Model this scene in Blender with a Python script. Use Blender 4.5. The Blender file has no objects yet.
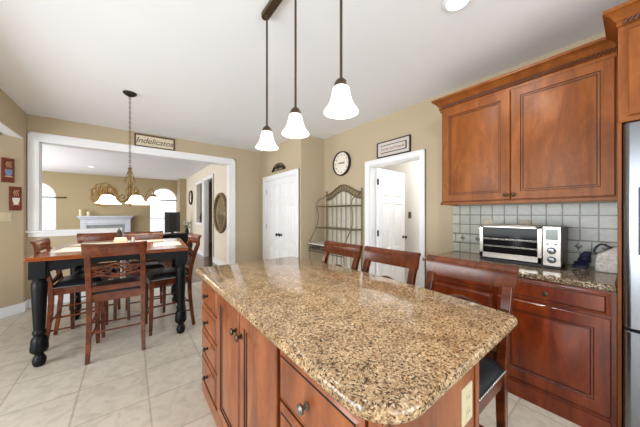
import bpy, math, random
from math import sin, cos, pi, radians as R, sqrt
from mathutils import Vector, Matrix

sc = bpy.context.scene
random.seed(7)

# ------------------------------------------------------------ camera, world, light, exposure
CAM_Z = 1.32
cd = bpy.data.cameras.new('camera'); cam = bpy.data.objects.new('camera', cd)
sc.collection.objects.link(cam)
cd.sensor_width = 36; cd.lens = 245 / 640 * 36; cd.clip_start = 0.05
cam.location = (0, 0, CAM_Z); cam.rotation_euler = (R(90), 0, R(-37.8))
sc.camera = cam
sc.view_settings.view_transform = 'Standard'; sc.view_settings.look = 'None'
sc.view_settings.exposure = 0.40; sc.view_settings.gamma = 1.0
sc.view_settings.use_curve_mapping = False
w = bpy.data.worlds.new('world'); sc.world = w; w.use_nodes = True
bg = w.node_tree.nodes['Background']
bg.inputs['Color'].default_value = (0.93, 0.97, 1, 1); bg.inputs['Strength'].default_value = 1.6

def area(name, loc, direction, sx, sy, power, col=(1, 1, 1)):
    l = bpy.data.lights.new(name, 'AREA'); l.shape = 'RECTANGLE'; l.size = sx; l.size_y = sy
    l.energy = power; l.color = col
    o = bpy.data.objects.new(name, l); sc.collection.objects.link(o); o.location = loc
    o.rotation_euler = Vector(direction).to_track_quat('-Z', 'Y').to_euler()
    return o
area('daylight_patio_door', (-2.9, 1.3, 1.2), (1, 0.0, 0.15), 3.2, 2.0, 150, (0.90, 0.955, 1))
area('fill_rear', (0.6, -2.35, 1.45), (0, 1, 0.35), 3.0, 1.7, 78, (0.88, 0.95, 1))  # added fill behind the camera for flat lighting, no window there
area('fill_family_room', (-3.9, 8.5, 1.4), (1, 0, 0.3), 3.5, 1.8, 190, (0.97, 0.98, 1))  # added fill from the unseen left side, tilted up to brighten the ceiling
area('hall_downward_area', (3.6, 8.0, 2.5), (0, 0, -1), 0.8, 0.8, 8, (1, 0.96, 0.9))  # unseen area light under the hall ceiling, facing down
area('laundry_fill', (3.5, 2.0, 2.6), (0, 0, -1), 0.6, 0.6, 15, (1, 0.99, 0.97))  # added unseen area light that whitens the room beyond the door

# ------------------------------------------------------------ materials
def srgb(r, g, b):
    f = lambda c: (c / 255 / 12.92) if c / 255 <= 0.04045 else ((c / 255 + 0.055) / 1.055) ** 2.4
    return (f(r), f(g), f(b), 1)
def mat(name, col, rough=0.5, metal=0.0, noise=None, bump=None, emit=None, spec=None, coat=0):
    m = bpy.data.materials.new(name); m.use_nodes = True
    n = m.node_tree.nodes; L = m.node_tree.links; p = n['Principled BSDF']
    p.inputs['Base Color'].default_value = col
    p.inputs['Roughness'].default_value = rough; p.inputs['Metallic'].default_value = metal
    if spec is not None: p.inputs['Specular IOR Level'].default_value = spec
    if coat: p.inputs['Coat Weight'].default_value = coat; p.inputs['Coat Roughness'].default_value = 0.12
    if emit: p.inputs['Emission Color'].default_value = emit[0]; p.inputs['Emission Strength'].default_value = emit[1]
    tc = n.new('ShaderNodeTexCoord')
    # every surface has at least a faint tonal variation
    sc_, amt = noise if noise else (6.0, 0.04)
    nz = n.new('ShaderNodeTexNoise'); nz.inputs['Scale'].default_value = sc_; nz.inputs['Detail'].default_value = 3
    mx = n.new('ShaderNodeMixRGB'); mx.blend_type = 'MULTIPLY'; mx.inputs[0].default_value = 1
    rp = n.new('ShaderNodeValToRGB'); rp.color_ramp.elements[0].position = .3; rp.color_ramp.elements[1].position = .7
    v = 1 - amt; rp.color_ramp.elements[0].color = (v, v, v, 1); rp.color_ramp.elements[1].color = (1, 1, 1, 1)
    L.new(tc.outputs['Object'], nz.inputs['Vector']); L.new(nz.outputs['Fac'], rp.inputs[0])
    mx.inputs[1].default_value = col; L.new(rp.outputs[0], mx.inputs[2]); L.new(mx.outputs[0], p.inputs['Base Color'])
    if bump:
        nb = n.new('ShaderNodeTexNoise'); nb.inputs['Scale'].default_value = bump[0]
        bn = n.new('ShaderNodeBump'); bn.inputs['Strength'].default_value = bump[1]; bn.inputs['Distance'].default_value = 0.002
        L.new(tc.outputs['Object'], nb.inputs['Vector']); L.new(nb.outputs['Fac'], bn.inputs['Height']); L.new(bn.outputs[0], p.inputs['Normal'])
    return m
def ramp(n, stops, interp='LINEAR'):
    r = n.new('ShaderNodeValToRGB'); r.color_ramp.interpolation = interp
    e = r.color_ramp.elements
    while len(e) < len(stops): e.new(0.5)
    for i, (p, c) in enumerate(stops): e[i].position = p; e[i].color = c
    return r
def wood(name, dark, mid, light, rough=0.3, scale=(2.5, 2.5, 0.5), coat=0.3, k=3.0, spec=0.4):
    m = mat(name, mid, rough, coat=coat, spec=spec); n = m.node_tree.nodes; L = m.node_tree.links; p = n['Principled BSDF']
    tc = [x for x in n if x.type == 'TEX_COORD'][0]
    mp = n.new('ShaderNodeMapping'); mp.inputs['Scale'].default_value = scale
    a = n.new('ShaderNodeTexNoise'); a.inputs['Scale'].default_value = k; a.inputs['Detail'].default_value = 5; a.inputs['Distortion'].default_value = 1.0
    b = n.new('ShaderNodeTexNoise'); b.inputs['Scale'].default_value = k * 11; b.inputs['Detail'].default_value = 2
    L.new(tc.outputs['Object'], mp.inputs[0]); L.new(mp.outputs[0], a.inputs['Vector']); L.new(mp.outputs[0], b.inputs['Vector'])
    ad = n.new('ShaderNodeMath'); ad.operation = 'MULTIPLY_ADD'; ad.inputs[1].default_value = 0.3
    L.new(b.outputs['Fac'], ad.inputs[0]); L.new(a.outputs['Fac'], ad.inputs[2])
    r = ramp(n, [(0.45, dark), (0.64, mid), (0.85, light)])
    L.new(ad.outputs[0], r.inputs[0]); L.new(r.outputs[0], p.inputs['Base Color'])
    return m
def granite(name, base, cream, brown, dark, rough=0.12, sc1=75):
    m = mat(name, base, rough); n = m.node_tree.nodes; L = m.node_tree.links; p = n['Principled BSDF']
    tc = [x for x in n if x.type == 'TEX_COORD'][0]
    ds = n.new('ShaderNodeTexNoise'); ds.inputs['Scale'].default_value = 25
    mxv = n.new('ShaderNodeMixRGB'); mxv.inputs[0].default_value = 0.03
    L.new(tc.outputs['Object'], ds.inputs['Vector']); L.new(tc.outputs['Object'], mxv.inputs[1]); L.new(ds.outputs['Color'], mxv.inputs[2])
    v = n.new('ShaderNodeTexVoronoi'); v.inputs['Scale'].default_value = sc1
    L.new(mxv.outputs[0], v.inputs['Vector'])
    sp = n.new('ShaderNodeSeparateColor'); L.new(v.outputs['Color'], sp.inputs[0])
    r = ramp(n, [(0.0, dark), (0.07, brown), (0.20, base), (0.55, (base[0]*1.15, base[1]*1.13, base[2]*1.1, 1)), (0.78, cream)], 'CONSTANT')
    L.new(sp.outputs[0], r.inputs[0])
    nz = n.new('ShaderNodeTexNoise'); nz.inputs['Scale'].default_value = 95; nz.inputs['Detail'].default_value = 3
    L.new(tc.outputs['Object'], nz.inputs['Vector'])
    r2 = ramp(n, [(0.36, (0.3, 0.25, 0.21, 1)), (0.47, (1, 1, 1, 1)), (0.62, (1.0, 1.0, 1.0, 1)), (0.72, (1.2, 1.2, 1.2, 1))])
    L.new(nz.outputs['Fac'], r2.inputs[0])
    n3 = n.new('ShaderNodeTexNoise'); n3.inputs['Scale'].default_value = 12; n3.inputs['Detail'].default_value = 5
    L.new(tc.outputs['Object'], n3.inputs['Vector'])
    r3 = ramp(n, [(0.32, (0.68, 0.63, 0.57, 1)), (0.50, (.98, .97, .96, 1)), (0.68, (1.12, 1.10, 1.08, 1))]); L.new(n3.outputs['Fac'], r3.inputs[0])
    a = n.new('ShaderNodeMixRGB'); a.blend_type = 'MULTIPLY'; a.inputs[0].default_value = 0.85
    L.new(r.outputs[0], a.inputs[1]); L.new(r2.outputs[0], a.inputs[2])
    b = n.new('ShaderNodeMixRGB'); b.blend_type = 'MULTIPLY'; b.inputs[0].default_value = 1
    L.new(a.outputs[0], b.inputs[1]); L.new(r3.outputs[0], b.inputs[2]); L.new(b.outputs[0], p.inputs['Base Color'])
    return m
def tiles(name, c1, c2, mortar, size, ox, oy, mw, axes='xy', rough=0.35, hs=None, mott=0.25, nscale=7.0):
    m = mat(name, c1, rough); n = m.node_tree.nodes; L = m.node_tree.links; p = n['Principled BSDF']
    tc = [x for x in n if x.type == 'TEX_COORD'][0]
    se = n.new('ShaderNodeSeparateXYZ'); L.new(tc.outputs['Object'], se.inputs[0])
    cb = n.new('ShaderNodeCombineXYZ')
    for i, a in enumerate(axes):
        ad = n.new('ShaderNodeMath'); ad.operation = 'SUBTRACT'; ad.inputs[1].default_value = (ox, oy)[i]
        L.new(se.outputs['xyz'.index(a)], ad.inputs[0]); L.new(ad.outputs[0], cb.inputs[i])
    br = n.new('ShaderNodeTexBrick'); br.offset = 0; br.squash = 1
    br.inputs['Scale'].default_value = 1; br.inputs['Brick Width'].default_value = size; br.inputs['Row Height'].default_value = hs or size
    br.inputs['Mortar Size'].default_value = mw; br.inputs['Mortar Smooth'].default_value = 0.1
    br.inputs['Color1'].default_value = c1; br.inputs['Color2'].default_value = c2; br.inputs['Mortar'].default_value = mortar
    L.new(cb.outputs[0], br.inputs['Vector'])
    nz = n.new('ShaderNodeTexNoise'); nz.inputs['Scale'].default_value = nscale; nz.inputs['Detail'].default_value = 8; nz.inputs['Distortion'].default_value = 0.8
    L.new(tc.outputs['Object'], nz.inputs['Vector'])
    r = ramp(n, [(0.3, (1 - mott, 1 - mott, 1 - mott, 1)), (0.55, (1, 1, 1, 1)), (0.75, (1.05, 1.04, 1.02, 1))]); L.new(nz.outputs['Fac'], r.inputs[0])
    mx = n.new('ShaderNodeMixRGB'); mx.blend_type = 'MULTIPLY'; mx.inputs[0].default_value = 1
    L.new(br.outputs['Color'], mx.inputs[1]); L.new(r.outputs[0], mx.inputs[2]); L.new(mx.outputs[0], p.inputs['Base Color'])
    bn = n.new('ShaderNodeBump'); bn.inputs['Strength'].default_value = 0.35; bn.inputs['Distance'].default_value = 0.002; bn.invert = True
    L.new(br.outputs['Fac'], bn.inputs['Height']); L.new(bn.outputs[0], p.inputs['Normal'])
    return m

M = {}
M['wall'] = mat('tan_paint', srgb(190, 173, 145), 0.85, noise=(3, 0.03), bump=(180, 0.08))
M['wall_far'] = mat('olive_tan_paint', srgb(170, 154, 120), 0.85, noise=(3, 0.03))
M['wall_cream'] = mat('cream_paint', srgb(226, 216, 198), 0.85, noise=(3, 0.02))
M['ceiling'] = mat('ceiling_white', srgb(240, 241, 244), 0.9, noise=(2, 0.02))
M['white'] = mat('white_trim_paint', srgb(240, 240, 242), 0.4, noise=(4, 0.02))
M['room_white'] = mat('white_room_paint', srgb(238, 236, 232), 0.8, noise=(4, 0.02))
M['floor'] = tiles('floor_tile', srgb(210, 201, 187), srgb(201, 192, 177), srgb(178, 169, 154), 0.406, 0.108, 0.10, 0.006, rough=0.28, mott=0.2, nscale=13)
M['hardwood'] = wood('dark_hardwood', srgb(60, 38, 28), srgb(92, 62, 46), srgb(120, 86, 64), 0.18, (6, 0.6, 1), 0.2)
M['cab'] = wood('glazed_cherry_lit', srgb(112, 58, 18), srgb(128, 70, 23), srgb(146, 84, 32), 0.42, (3, 3, 0.8), 0.0, spec=0.3)  # same cherry as base and island, window light put into its orange tone
M['cab_low'] = wood('cherry_cabinet', srgb(88, 30, 8), srgb(116, 44, 12), srgb(136, 58, 18), 0.32, (3, 3, 0.8))
M['cab_isl'] = wood('island_cabinet_wood', srgb(108, 54, 24), srgb(136, 72, 34), srgb(156, 90, 46), 0.34, (3, 3, 0.8))  # same cherry wood again, its lit tone put into the colour
M['pewter'] = mat('pewter', srgb(130, 124, 116), 0.35, 0.8)
M['rope'] = mat('dark_rope_moulding', srgb(84, 42, 18), 0.45)
M['glaze'] = mat('dark_glaze', srgb(36, 15, 8), 0.5)
M['chair'] = wood('chair_cherry', srgb(60, 24, 9), srgb(88, 38, 14), srgb(114, 57, 24), 0.25, (3, 3, 3))
M['tabletop'] = wood('tabletop_wood', srgb(92, 42, 16), srgb(126, 62, 24), srgb(150, 82, 36), 0.16, (0.8, 5, 5))
M['black'] = mat('black_paint', srgb(8, 10, 14), 0.38, spec=0.2, noise=(8, 0.2))
M['leather'] = mat('black_leather', srgb(22, 24, 30), 0.38, bump=(120, 0.3))
M['nail'] = mat('nailhead', srgb(190, 190, 190), 0.3, 0.9)
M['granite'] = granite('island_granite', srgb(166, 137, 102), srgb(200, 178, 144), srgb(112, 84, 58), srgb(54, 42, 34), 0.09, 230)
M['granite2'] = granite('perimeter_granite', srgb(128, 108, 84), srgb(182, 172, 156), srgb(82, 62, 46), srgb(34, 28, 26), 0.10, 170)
M['bronze'] = mat('oil_rubbed_bronze', srgb(80, 62, 44), 0.4, 0.6)
M['litbronze'] = mat('bulb_lit_bronze', srgb(140, 108, 62), 0.4, 0.5, noise=(30, 0.4))  # bronze lightened to gold, glow of the bulbs put into the colour
M['iron'] = mat('aged_iron', srgb(118, 104, 78), 0.5, 0.4)
M['gold'] = mat('aged_gold_iron', srgb(190, 146, 70), 0.4, 0.5)
M['darkiron'] = mat('dark_iron', srgb(38, 30, 24), 0.5, 0.3)
M['shade'] = mat('frosted_glass_shade', srgb(250, 248, 244), 0.5, emit=((1, 0.98, 0.95, 1), 0.55))
M['chand_shade'] = mat('lit_alabaster_shade', srgb(255, 250, 236), 0.5, emit=((1, 0.93, 0.78, 1), 1.3))
M['lens'] = mat('lit_downlight_lens', (1, 1, 1, 1), 0.5, emit=((1, 1, 1, 1), 1.5))
M['steel'] = mat('brushed_steel', srgb(132, 135, 140), 0.26, 1.0, noise=(3, 0.06))
M['steel2'] = mat('oven_steel', srgb(206, 200, 190), 0.3, 1.0, noise=(3, 0.05))
M['dark'] = mat('dark_plastic', srgb(18, 18, 20), 0.35)
M['greyside'] = mat('grey_enamel', srgb(84, 84, 90), 0.3, 0.5)
M['ovenglass'] = mat('oven_glass', srgb(20, 18, 18), 0.12, spec=0.15)
M['lcd'] = mat('lcd_screen', srgb(118, 134, 120), 0.2)
M['wire'] = mat('chrome_wire', srgb(190, 185, 178), 0.25, 0.9)
M['splash'] = tiles('splash_tile', srgb(190, 190, 178), srgb(176, 178, 168), srgb(112, 108, 88), 0.100, 1.074, 0.805, 0.005, 'yz', rough=0.3, mott=0.15, nscale=25)
M['splash2'] = tiles('accent_tile', srgb(196, 198, 192), srgb(176, 182, 176), srgb(122, 118, 100), 0.072, 1.074, 1.015, 0.004, 'yz', rough=0.3, mott=0.1, hs=0.086, nscale=25)
M['medal'] = mat('pewter_dot', srgb(112, 108, 100), 0.4, 0.6)
M['plastic'] = mat('almond_plastic', srgb(208, 196, 164), 0.4)
M['paper'] = mat('sign_cream', srgb(228, 214, 188), 0.7, noise=(9, 0.1))
M['signbrown'] = mat('sign_brown_frame', srgb(78, 50, 34), 0.5)
M['signwhite'] = mat('sign_whitewash', srgb(212, 202, 194), 0.7, noise=(30, 0.1))
M['ink'] = mat('ink', srgb(44, 34, 30), 0.7)
M['inkred'] = mat('faded_red_ink', srgb(150, 104, 98), 0.7)
M['clockface'] = mat('clock_face', srgb(238, 230, 214), 0.5)
M['artred'] = mat('painted_rust_panel', srgb(128, 50, 26), 0.5, noise=(40, 0.6))
M['cupwhite'] = mat('painted_white_cup', srgb(232, 226, 212), 0.5)
M['cupblue'] = mat('painted_blue_cup', srgb(120, 140, 170), 0.5)
M['steam'] = mat('painted_cream_steam', srgb(214, 180, 130), 0.5)
M['cloth'] = mat('white_placemat', srgb(232, 230, 224), 0.8, noise=(60, 0.08))
M['napkin'] = mat('napkin_paper', srgb(240, 226, 200), 0.8)
M['stone'] = mat('mottled_white_fabric', srgb(226, 222, 216), 0.8, noise=(60, 0.35))
M['cord'] = mat('navy_cord', srgb(24, 30, 66), 0.45)
M['mirror'] = mat('mirror_glass', srgb(200, 196, 180), 0.08, 0.9)
M['pewterframe'] = mat('antique_frame', srgb(124, 108, 78), 0.5, 0.3, noise=(40, 0.5))
M['candle'] = mat('cream_candle', srgb(240, 228, 190), 0.6)
M['fire'] = mat('firebox_grey', srgb(150, 156, 160), 0.7, noise=(10, 0.2))
M['fireblack'] = mat('firebox_dark', srgb(90, 92, 94), 0.7)
M['mantel'] = mat('mantel_paint', srgb(206, 214, 224), 0.5)
M['tv'] = mat('tv_shell', srgb(52, 54, 58), 0.3)
M['leaf'] = mat('pale_foliage', srgb(150, 156, 120), 0.7, noise=(30, 0.4))
M['flower'] = mat('white_flower', srgb(230, 226, 214), 0.7)
M['blue'] = mat('dispenser_panel', srgb(34, 40, 66), 0.15)
M['slat'] = mat('whitewashed_slat', srgb(206, 202, 188), 0.6, noise=(12, 0.12))
M['shelfglass'] = mat('shelf_glass_edge', srgb(120, 116, 96), 0.2)
g = bpy.data.materials.new('window_glass'); g.use_nodes = True
n = g.node_tree.nodes; L = g.node_tree.links; n.clear()
o_ = n.new('ShaderNodeOutputMaterial'); t_ = n.new('ShaderNodeBsdfTransparent'); gl = n.new('ShaderNodeBsdfGlossy'); mx = n.new('ShaderNodeMixShader')
gl.inputs['Roughness'].default_value = 0.02; mx.inputs[0].default_value = 0.05
L.new(t_.outputs[0], mx.inputs[1]); L.new(gl.outputs[0], mx.inputs[2]); L.new(mx.outputs[0], o_.inputs[0])
M['glass'] = g

# ------------------------------------------------------------ mesh helpers
class MB:
    def __init__(s): s.v = []; s.f = []; s.m = []
    def add(s, vs, fs, mi=0):
        k = len(s.v); s.v += [tuple(v) for v in vs]
        s.f += [tuple(i + k for i in f) for f in fs]; s.m += [mi] * len(fs); return s
    def box(s, x0, x1, y0, y1, z0, z1, mi=0):
        x0, x1 = sorted((x0, x1)); y0, y1 = sorted((y0, y1)); z0, z1 = sorted((z0, z1))
        vs = [(x, y, z) for x in (x0, x1) for y in (y0, y1) for z in (z0, z1)]
        return s.add(vs, [(0, 1, 3, 2), (4, 6, 7, 5), (0, 4, 5, 1), (2, 3, 7, 6), (0, 2, 6, 4), (1, 5, 7, 3)], mi)
    def tube(s, pts, r, n=8, closed=False, flat=None, mi=0, caps=True):
        """round (or flat = (half width, half thickness) rectangular-ish) section swept along pts"""
        P = [Vector(p) for p in pts]; N = len(P); rr = r if isinstance(r, (list, tuple)) else [r] * N
        rings = []; up = None
        for i in range(N):
            a = P[i - 1] if (i > 0 or closed) else P[i]; b = P[(i + 1) % N] if (i < N - 1 or closed) else P[i]
            t = (b - a).normalized()
            if up is None:
                up = Vector((0, 0, 1)) if abs(t.z) < 0.9 else Vector((0, 1, 0))
            u = (up - t * up.dot(t))
            if u.length < 1e-5: u = t.orthogonal()
            u.normalize(); up = u; w_ = t.cross(u)
            ring = []
            for k in range(n):
                a_ = 2 * pi * (k + 0.5) / n
                if n == 4: ring.append(P[i] + (u * cos(a_) + w_ * sin(a_)) * rr[i] * 1.414)
                else: ring.append(P[i] + (u * cos(a_) + w_ * sin(a_)) * rr[i])
            rings.append(ring)
        vs = [v for r_ in rings for v in r_]; fs = []
        for i in range(N if closed else N - 1):
            j = (i + 1) % N
            for k in range(n): fs.append((i * n + k, i * n + (k + 1) % n, j * n + (k + 1) % n, j * n + k))
        if not closed and caps: fs += [tuple(range(n))[::-1], tuple(range((N - 1) * n, N * n))]
        return s.add(vs, fs, mi)
    def lathe(s, prof, c=(0, 0, 0), n=20, mi=0, cap=True):
        """prof: (radius, z)"""
        vs = []; fs = []
        for r, z in prof:
            for k in range(n):
                a = 2 * pi * (k + .5) / n; vs.append((c[0] + r * cos(a), c[1] + r * sin(a), c[2] + z))
        for i in range(len(prof) - 1):
            for k in range(n): fs.append((i * n + k, i * n + (k + 1) % n, (i + 1) * n + (k + 1) % n, (i + 1) * n + k))
        if cap and prof[0][0] > 1e-4: fs.append(tuple(range(n))[::-1])
        if cap and prof[-1][0] > 1e-4: fs.append(tuple(range((len(prof) - 1) * n, len(prof) * n)))
        return s.add(vs, fs, mi)
    def prism(s, poly, z0, z1, mi=0):
        n = len(poly)
        vs = [(x, y, z0) for x, y in poly] + [(x, y, z1) for x, y in poly]
        return s.add(vs, [tuple(range(n))[::-1], tuple(range(n, 2 * n))] + [(i, (i + 1) % n, n + (i + 1) % n, n + i) for i in range(n)], mi)
    def rings(s, rects, O, U, V, N, mis=None, mi=0):
        """rects: list of (u0,u1,v0,v1,d) nested rectangles skinned together, capped both ends"""
        O, U, V, N = map(Vector, (O, U, V, N)); vs = []; fs = []; k0 = len(s.v)
        for (u0, u1, v0, v1, d) in rects:
            for (u, v) in ((u0, v0), (u1, v0), (u1, v1), (u0, v1)): vs.append(O + U * u + V * v + N * d)
        s.add(vs, [(3, 2, 1, 0)], mi); s.v = s.v  # back cap
        for i in range(len(rects) - 1):
            q = mis[i] if mis else mi
            for k in range(4):
                s.f.append((k0 + i * 4 + k, k0 + i * 4 + (k + 1) % 4, k0 + (i + 1) * 4 + (k + 1) % 4, k0 + (i + 1) * 4 + k)); s.m.append(q)
        e = k0 + (len(rects) - 1) * 4; s.f.append((e, e + 1, e + 2, e + 3)); s.m.append(mi)
        return s
    def xf(s, mt, start=0):
        s.v[start:] = [tuple(mt @ Vector(v)) for v in s.v[start:]]; return s
    def build(s, name, mats, parent=None, bev=0, smooth=True, sub=0, ang=35):
        me = bpy.data.meshes.new(name); me.from_pydata(s.v, [], s.f)
        for m_ in (mats if isinstance(mats, (list, tuple)) else [mats]): me.materials.append(M[m_] if isinstance(m_, str) else m_)
        me.polygons.foreach_set('material_index', s.m)
        import bmesh
        b = bmesh.new(); b.from_mesh(me); bmesh.ops.recalc_face_normals(b, faces=b.faces); b.to_mesh(me); b.free()
        if smooth:
            me.polygons.foreach_set('use_smooth', [True] * len(me.polygons)); me.set_sharp_from_angle(angle=R(ang))
        me.update(); o = bpy.data.objects.new(name, me); sc.collection.objects.link(o)
        if parent is not None: o.parent = parent
        if bev:
            bm_ = o.modifiers.new('bevel', 'BEVEL'); bm_.width = bev; bm_.segments = 2; bm_.limit_method = 'ANGLE'; bm_.angle_limit = R(40)
            bm_.harden_normals = False
        if sub:
            sm = o.modifiers.new('sub', 'SUBSURF'); sm.levels = sub; sm.render_levels = sub
        return o
def thing(name, label, cat, loc=(0, 0, 0), rz=0, group=None):
    o = bpy.data.objects.new(name, None); sc.collection.objects.link(o)
    o.location = loc; o.rotation_euler = (0, 0, rz); o.empty_display_size = .1
    return tag(o, label, cat, group)
def tag(o, label, cat, group=None):
    o['label'] = label; o['category'] = cat
    if group: o['group'] = group
    return o
def struct(o): o['kind'] = 'structure'; return o
def copy_tree(o, parent=None):
    c = o.copy(); sc.collection.objects.link(c)
    if parent is not None: c.parent = parent
    for ch in list(o.children): copy_tree(ch, c)
    return c
def bez(p0, p1, p2, p3, n=10):
    p0, p1, p2, p3 = map(Vector, (p0, p1, p2, p3))
    return [((1 - t) ** 3) * p0 + 3 * t * (1 - t) ** 2 * p1 + 3 * t * t * (1 - t) * p2 + t ** 3 * p3 for t in [i / n for i in range(n + 1)]]
def smoothpath(pts, n=6):
    P = [Vector(p) for p in pts]; out = []
    for i in range(len(P) - 1):
        a = P[max(i - 1, 0)]; b = P[i]; c = P[i + 1]; d = P[min(i + 2, len(P) - 1)]
        for k in range(n):
            t = k / n
            out.append(0.5 * ((2 * b) + (c - a) * t + (2 * a - 5 * b + 4 * c - d) * t * t + (3 * b - a - 3 * c + d) * t ** 3))
    return out + [P[-1]]
def text_mesh(name, body, size, O, U, V, material, parent, extr=0.001, shear=0, spacing=1.0, label=None):
    c = bpy.data.curves.new(name, 'FONT'); c.body = body; c.size = size; c.extrude = extr; c.align_x = 'CENTER'; c.align_y = 'CENTER'
    c.shear = shear; c.space_character = spacing; c.resolution_u = 3
    t = bpy.data.objects.new('t', c); sc.collection.objects.link(t); bpy.context.view_layer.update()
    me = bpy.data.meshes.new_from_object(t.evaluated_get(bpy.context.evaluated_depsgraph_get()))
    bpy.data.objects.remove(t); bpy.data.curves.remove(c)
    U = Vector(U); V = Vector(V); N = U.cross(V); O = Vector(O)
    mt = Matrix((( U.x, V.x, N.x, O.x), (U.y, V.y, N.y, O.y), (U.z, V.z, N.z, O.z), (0, 0, 0, 1)))
    me.transform(mt); me.materials.clear(); me.materials.append(M[material]); me.name = name
    o = bpy.data.objects.new(name, me); sc.collection.objects.link(o); o.parent = parent
    if label: o['label'] = label
    return o
def wall_cells(mb, axis, c0, c1, u0, u1, z0, z1, holes):
    """axis 'x': wall runs along x with y from c0 to c1; axis 'y': runs along y with x from c0 to c1"""
    us = sorted({u0, u1, *[h[0] for h in holes], *[h[1] for h in holes]}); zs = sorted({z0, z1, *[h[2] for h in holes], *[h[3] for h in holes]})
    for a, b in zip(us, us[1:]):
        for c, d in zip(zs, zs[1:]):
            mu = (a + b) / 2; mz = (c + d) / 2
            if any(h[0] < mu < h[1] and h[2] < mz < h[3] for h in holes): continue
            if axis == 'x': mb.box(a, b, c0, c1, c, d)
            else: mb.box(c0, c1, a, b, c, d)
    return mb

# ------------------------------------------------------------ room shell
H = 2.70; XR = 2.85; YB = 5.18; XL = -1.13; XP = 2.33; YP = 3.54; SOF = 2.32
XF = 1.79; YF = 11.8
struct(MB().box(-3.2, XR + 0.0, -2.6, YB + .0, -0.1, 0).build('floor', 'floor', smooth=False))
struct(MB().box(-4.2, 4.4, YB, YF + .2, -0.1, -0.0).build('floor_family_room', 'hardwood', smooth=False))
struct(MB().box(XR, 4.3, 1.0, 3.4, -0.1, 0).build('floor_laundry', 'floor', smooth=False))
struct(MB().box(XL - .15, XR + .12, -2.6, YB + .1, H, H + .1).build('ceiling', 'ceiling', smooth=False))
struct(MB().box(-3.2, XL - .001, -2.6, 5.04, SOF, SOF + .011).box(-3.2, XL - .13, -2.6, YB, SOF, SOF + .1).build('ceiling_bay', 'ceiling', smooth=False))
struct(MB().box(-4.2, 4.4, YB + .1, YF + .2, H, H + .1).build('ceiling_family_room', 'ceiling', smooth=False))
struct(MB().box(XR + .12, 4.3, 1.0, 3.4, 2.65, 2.75).build('ceiling_laundry', 'room_white', smooth=False))
# back wall with the wide opening and half wall
mb = MB(); wall_cells(mb, 'x', YB, YB + .15, XL - .15, XP + .12, 0, H, [(-1.03, 1.64, 0, 2.35)])
mb.box(-1.03, -.13, YB, YB + .15, 0, 1.05)
struct(mb.build('wall_back', 'wall', smooth=False))
struct(MB().box(XL - .12, XL, 5.04, YB, 0, H).box(XL - .12, XL, -2.6, 5.04, SOF + .012, H).build('wall_left', 'wall', smooth=False))
# angled bay wall
a = Vector((XL, 5.04, 0)); d = Vector((-1, -1, 0)).normalized(); nn = Vector((-1, 1, 0)).normalized()
q = [a, a + d * 2.6, a + d * 2.6 + nn * .12, a + nn * .12]
struct(MB().prism([(p.x, p.y) for p in q], 0, SOF).build('wall_bay_angled', 'wall', smooth=False))
struct(MB().box(-3.2, -3.05, -2.6, 3.3, 0, SOF).build('wall_bay_left', 'wall', smooth=False))
struct(MB().box(-3.2, XR + .12, -2.7, -2.58, 0, H).build('wall_rear', 'wall', smooth=False))
struct(MB().box(XP, XR + .12, YP, YP + .12, 0, H).build('wall_pantry_return', 'wall', smooth=False))
mb = MB(); wall_cells(mb, 'y', XP, XP + .12, YP + .12, YB, 0, H, [(3.67, 4.93, 0, 2.02)])
struct(mb.build('wall_pantry', 'wall', smooth=False))
mb = MB(); wall_cells(mb, 'y', XR, XR + .12, -2.6, YP, 0, H, [(1.645, 2.455, 0, 2.03)])
struct(mb.build('wall_right', 'wall', smooth=False))
# laundry room beyond the right-hand door
struct(MB().box(4.15, 4.27, 1.0, 3.4, 0, 2.65).box(XR + .12, 4.15, 1.0, 1.1, 0, 2.65).box(XR + .12, 4.15, 3.3, 3.4, 0, 2.65).build('wall_laundry', 'room_white', smooth=False))
# far room
def arch_wall():
    mb = MB(); wins = [(-2.92, -1.94), (.60, 1.57)]
    wall_cells(mb, 'x', YF, YF + .15, -4.2, 4.4, 0, H, [(a, b, .5, 2.36) for a, b in wins])
    for a, b in wins:
        r = (b - a) / 2; c = (a + b) / 2; zs = 2.36 - r; n_ = 20
        for i in range(n_):
            t0 = pi * i / n_; t1 = pi * (i + 1) / n_
            x0 = c - r * cos(t0); x1 = c - r * cos(t1); z0 = zs + r * sin(t0); z1 = zs + r * sin(t1)
            vs = [(x0, YF, z0), (x1, YF, z1), (x1, YF, 2.36), (x0, YF, 2.36)]; vs += [(x, YF + .15, z) for x, y, z in vs]
            mb.add(vs, [(0, 1, 2, 3), (7, 6, 5, 4), (0, 4, 5, 1)])
    return struct(mb.build('wall_far', 'wall_far', smooth=False))
arch_wall()
wi = 1
for a, b in [(-2.92, -1.94), (.60, 1.57)]:
    r = (b - a) / 2; c = (a + b) / 2; zs = 2.36 - r
    root = bpy.data.objects.new('window_%d' % wi, None); sc.collection.objects.link(root); struct(root); wi += 1
    f = MB(); rr = r - .02
    pts = [(a + .02, YF + .07, .52)] + [(c - rr * cos(pi * i / 20), YF + .07, zs + rr * sin(pi * i / 20)) for i in range(21)] + [(b - .02, YF + .07, .52)]
    f.tube(pts, .025, 4, closed=True); f.box(a, b, YF + .05, YF + .09, zs - .02, zs + .02); f.box(a, b, YF + .05, YF + .09, 1.10, 1.14)
    f.build('window_frame', 'white', root)
    p = MB(); poly = [(x, z) for x, y, z in pts]
    k = len(poly); p.add([(x, YF + .068, z) for x, z in poly] + [(x, YF + .074, z) for x, z in poly], [tuple(range(k)), tuple(range(k, 2 * k))[::-1]] + [(i, (i + 1) % k, k + (i + 1) % k, k + i) for i in range(k)])
    p.build('pane', 'glass', root, smooth=False)
mb = MB(); wall_cells(mb, 'y', XF, XF + .12, YB + .15, YF, 0, H, [(7.06, 8.05, 0, 2.32), (8.3, 9.12, 1.03, 2.28)])
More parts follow.
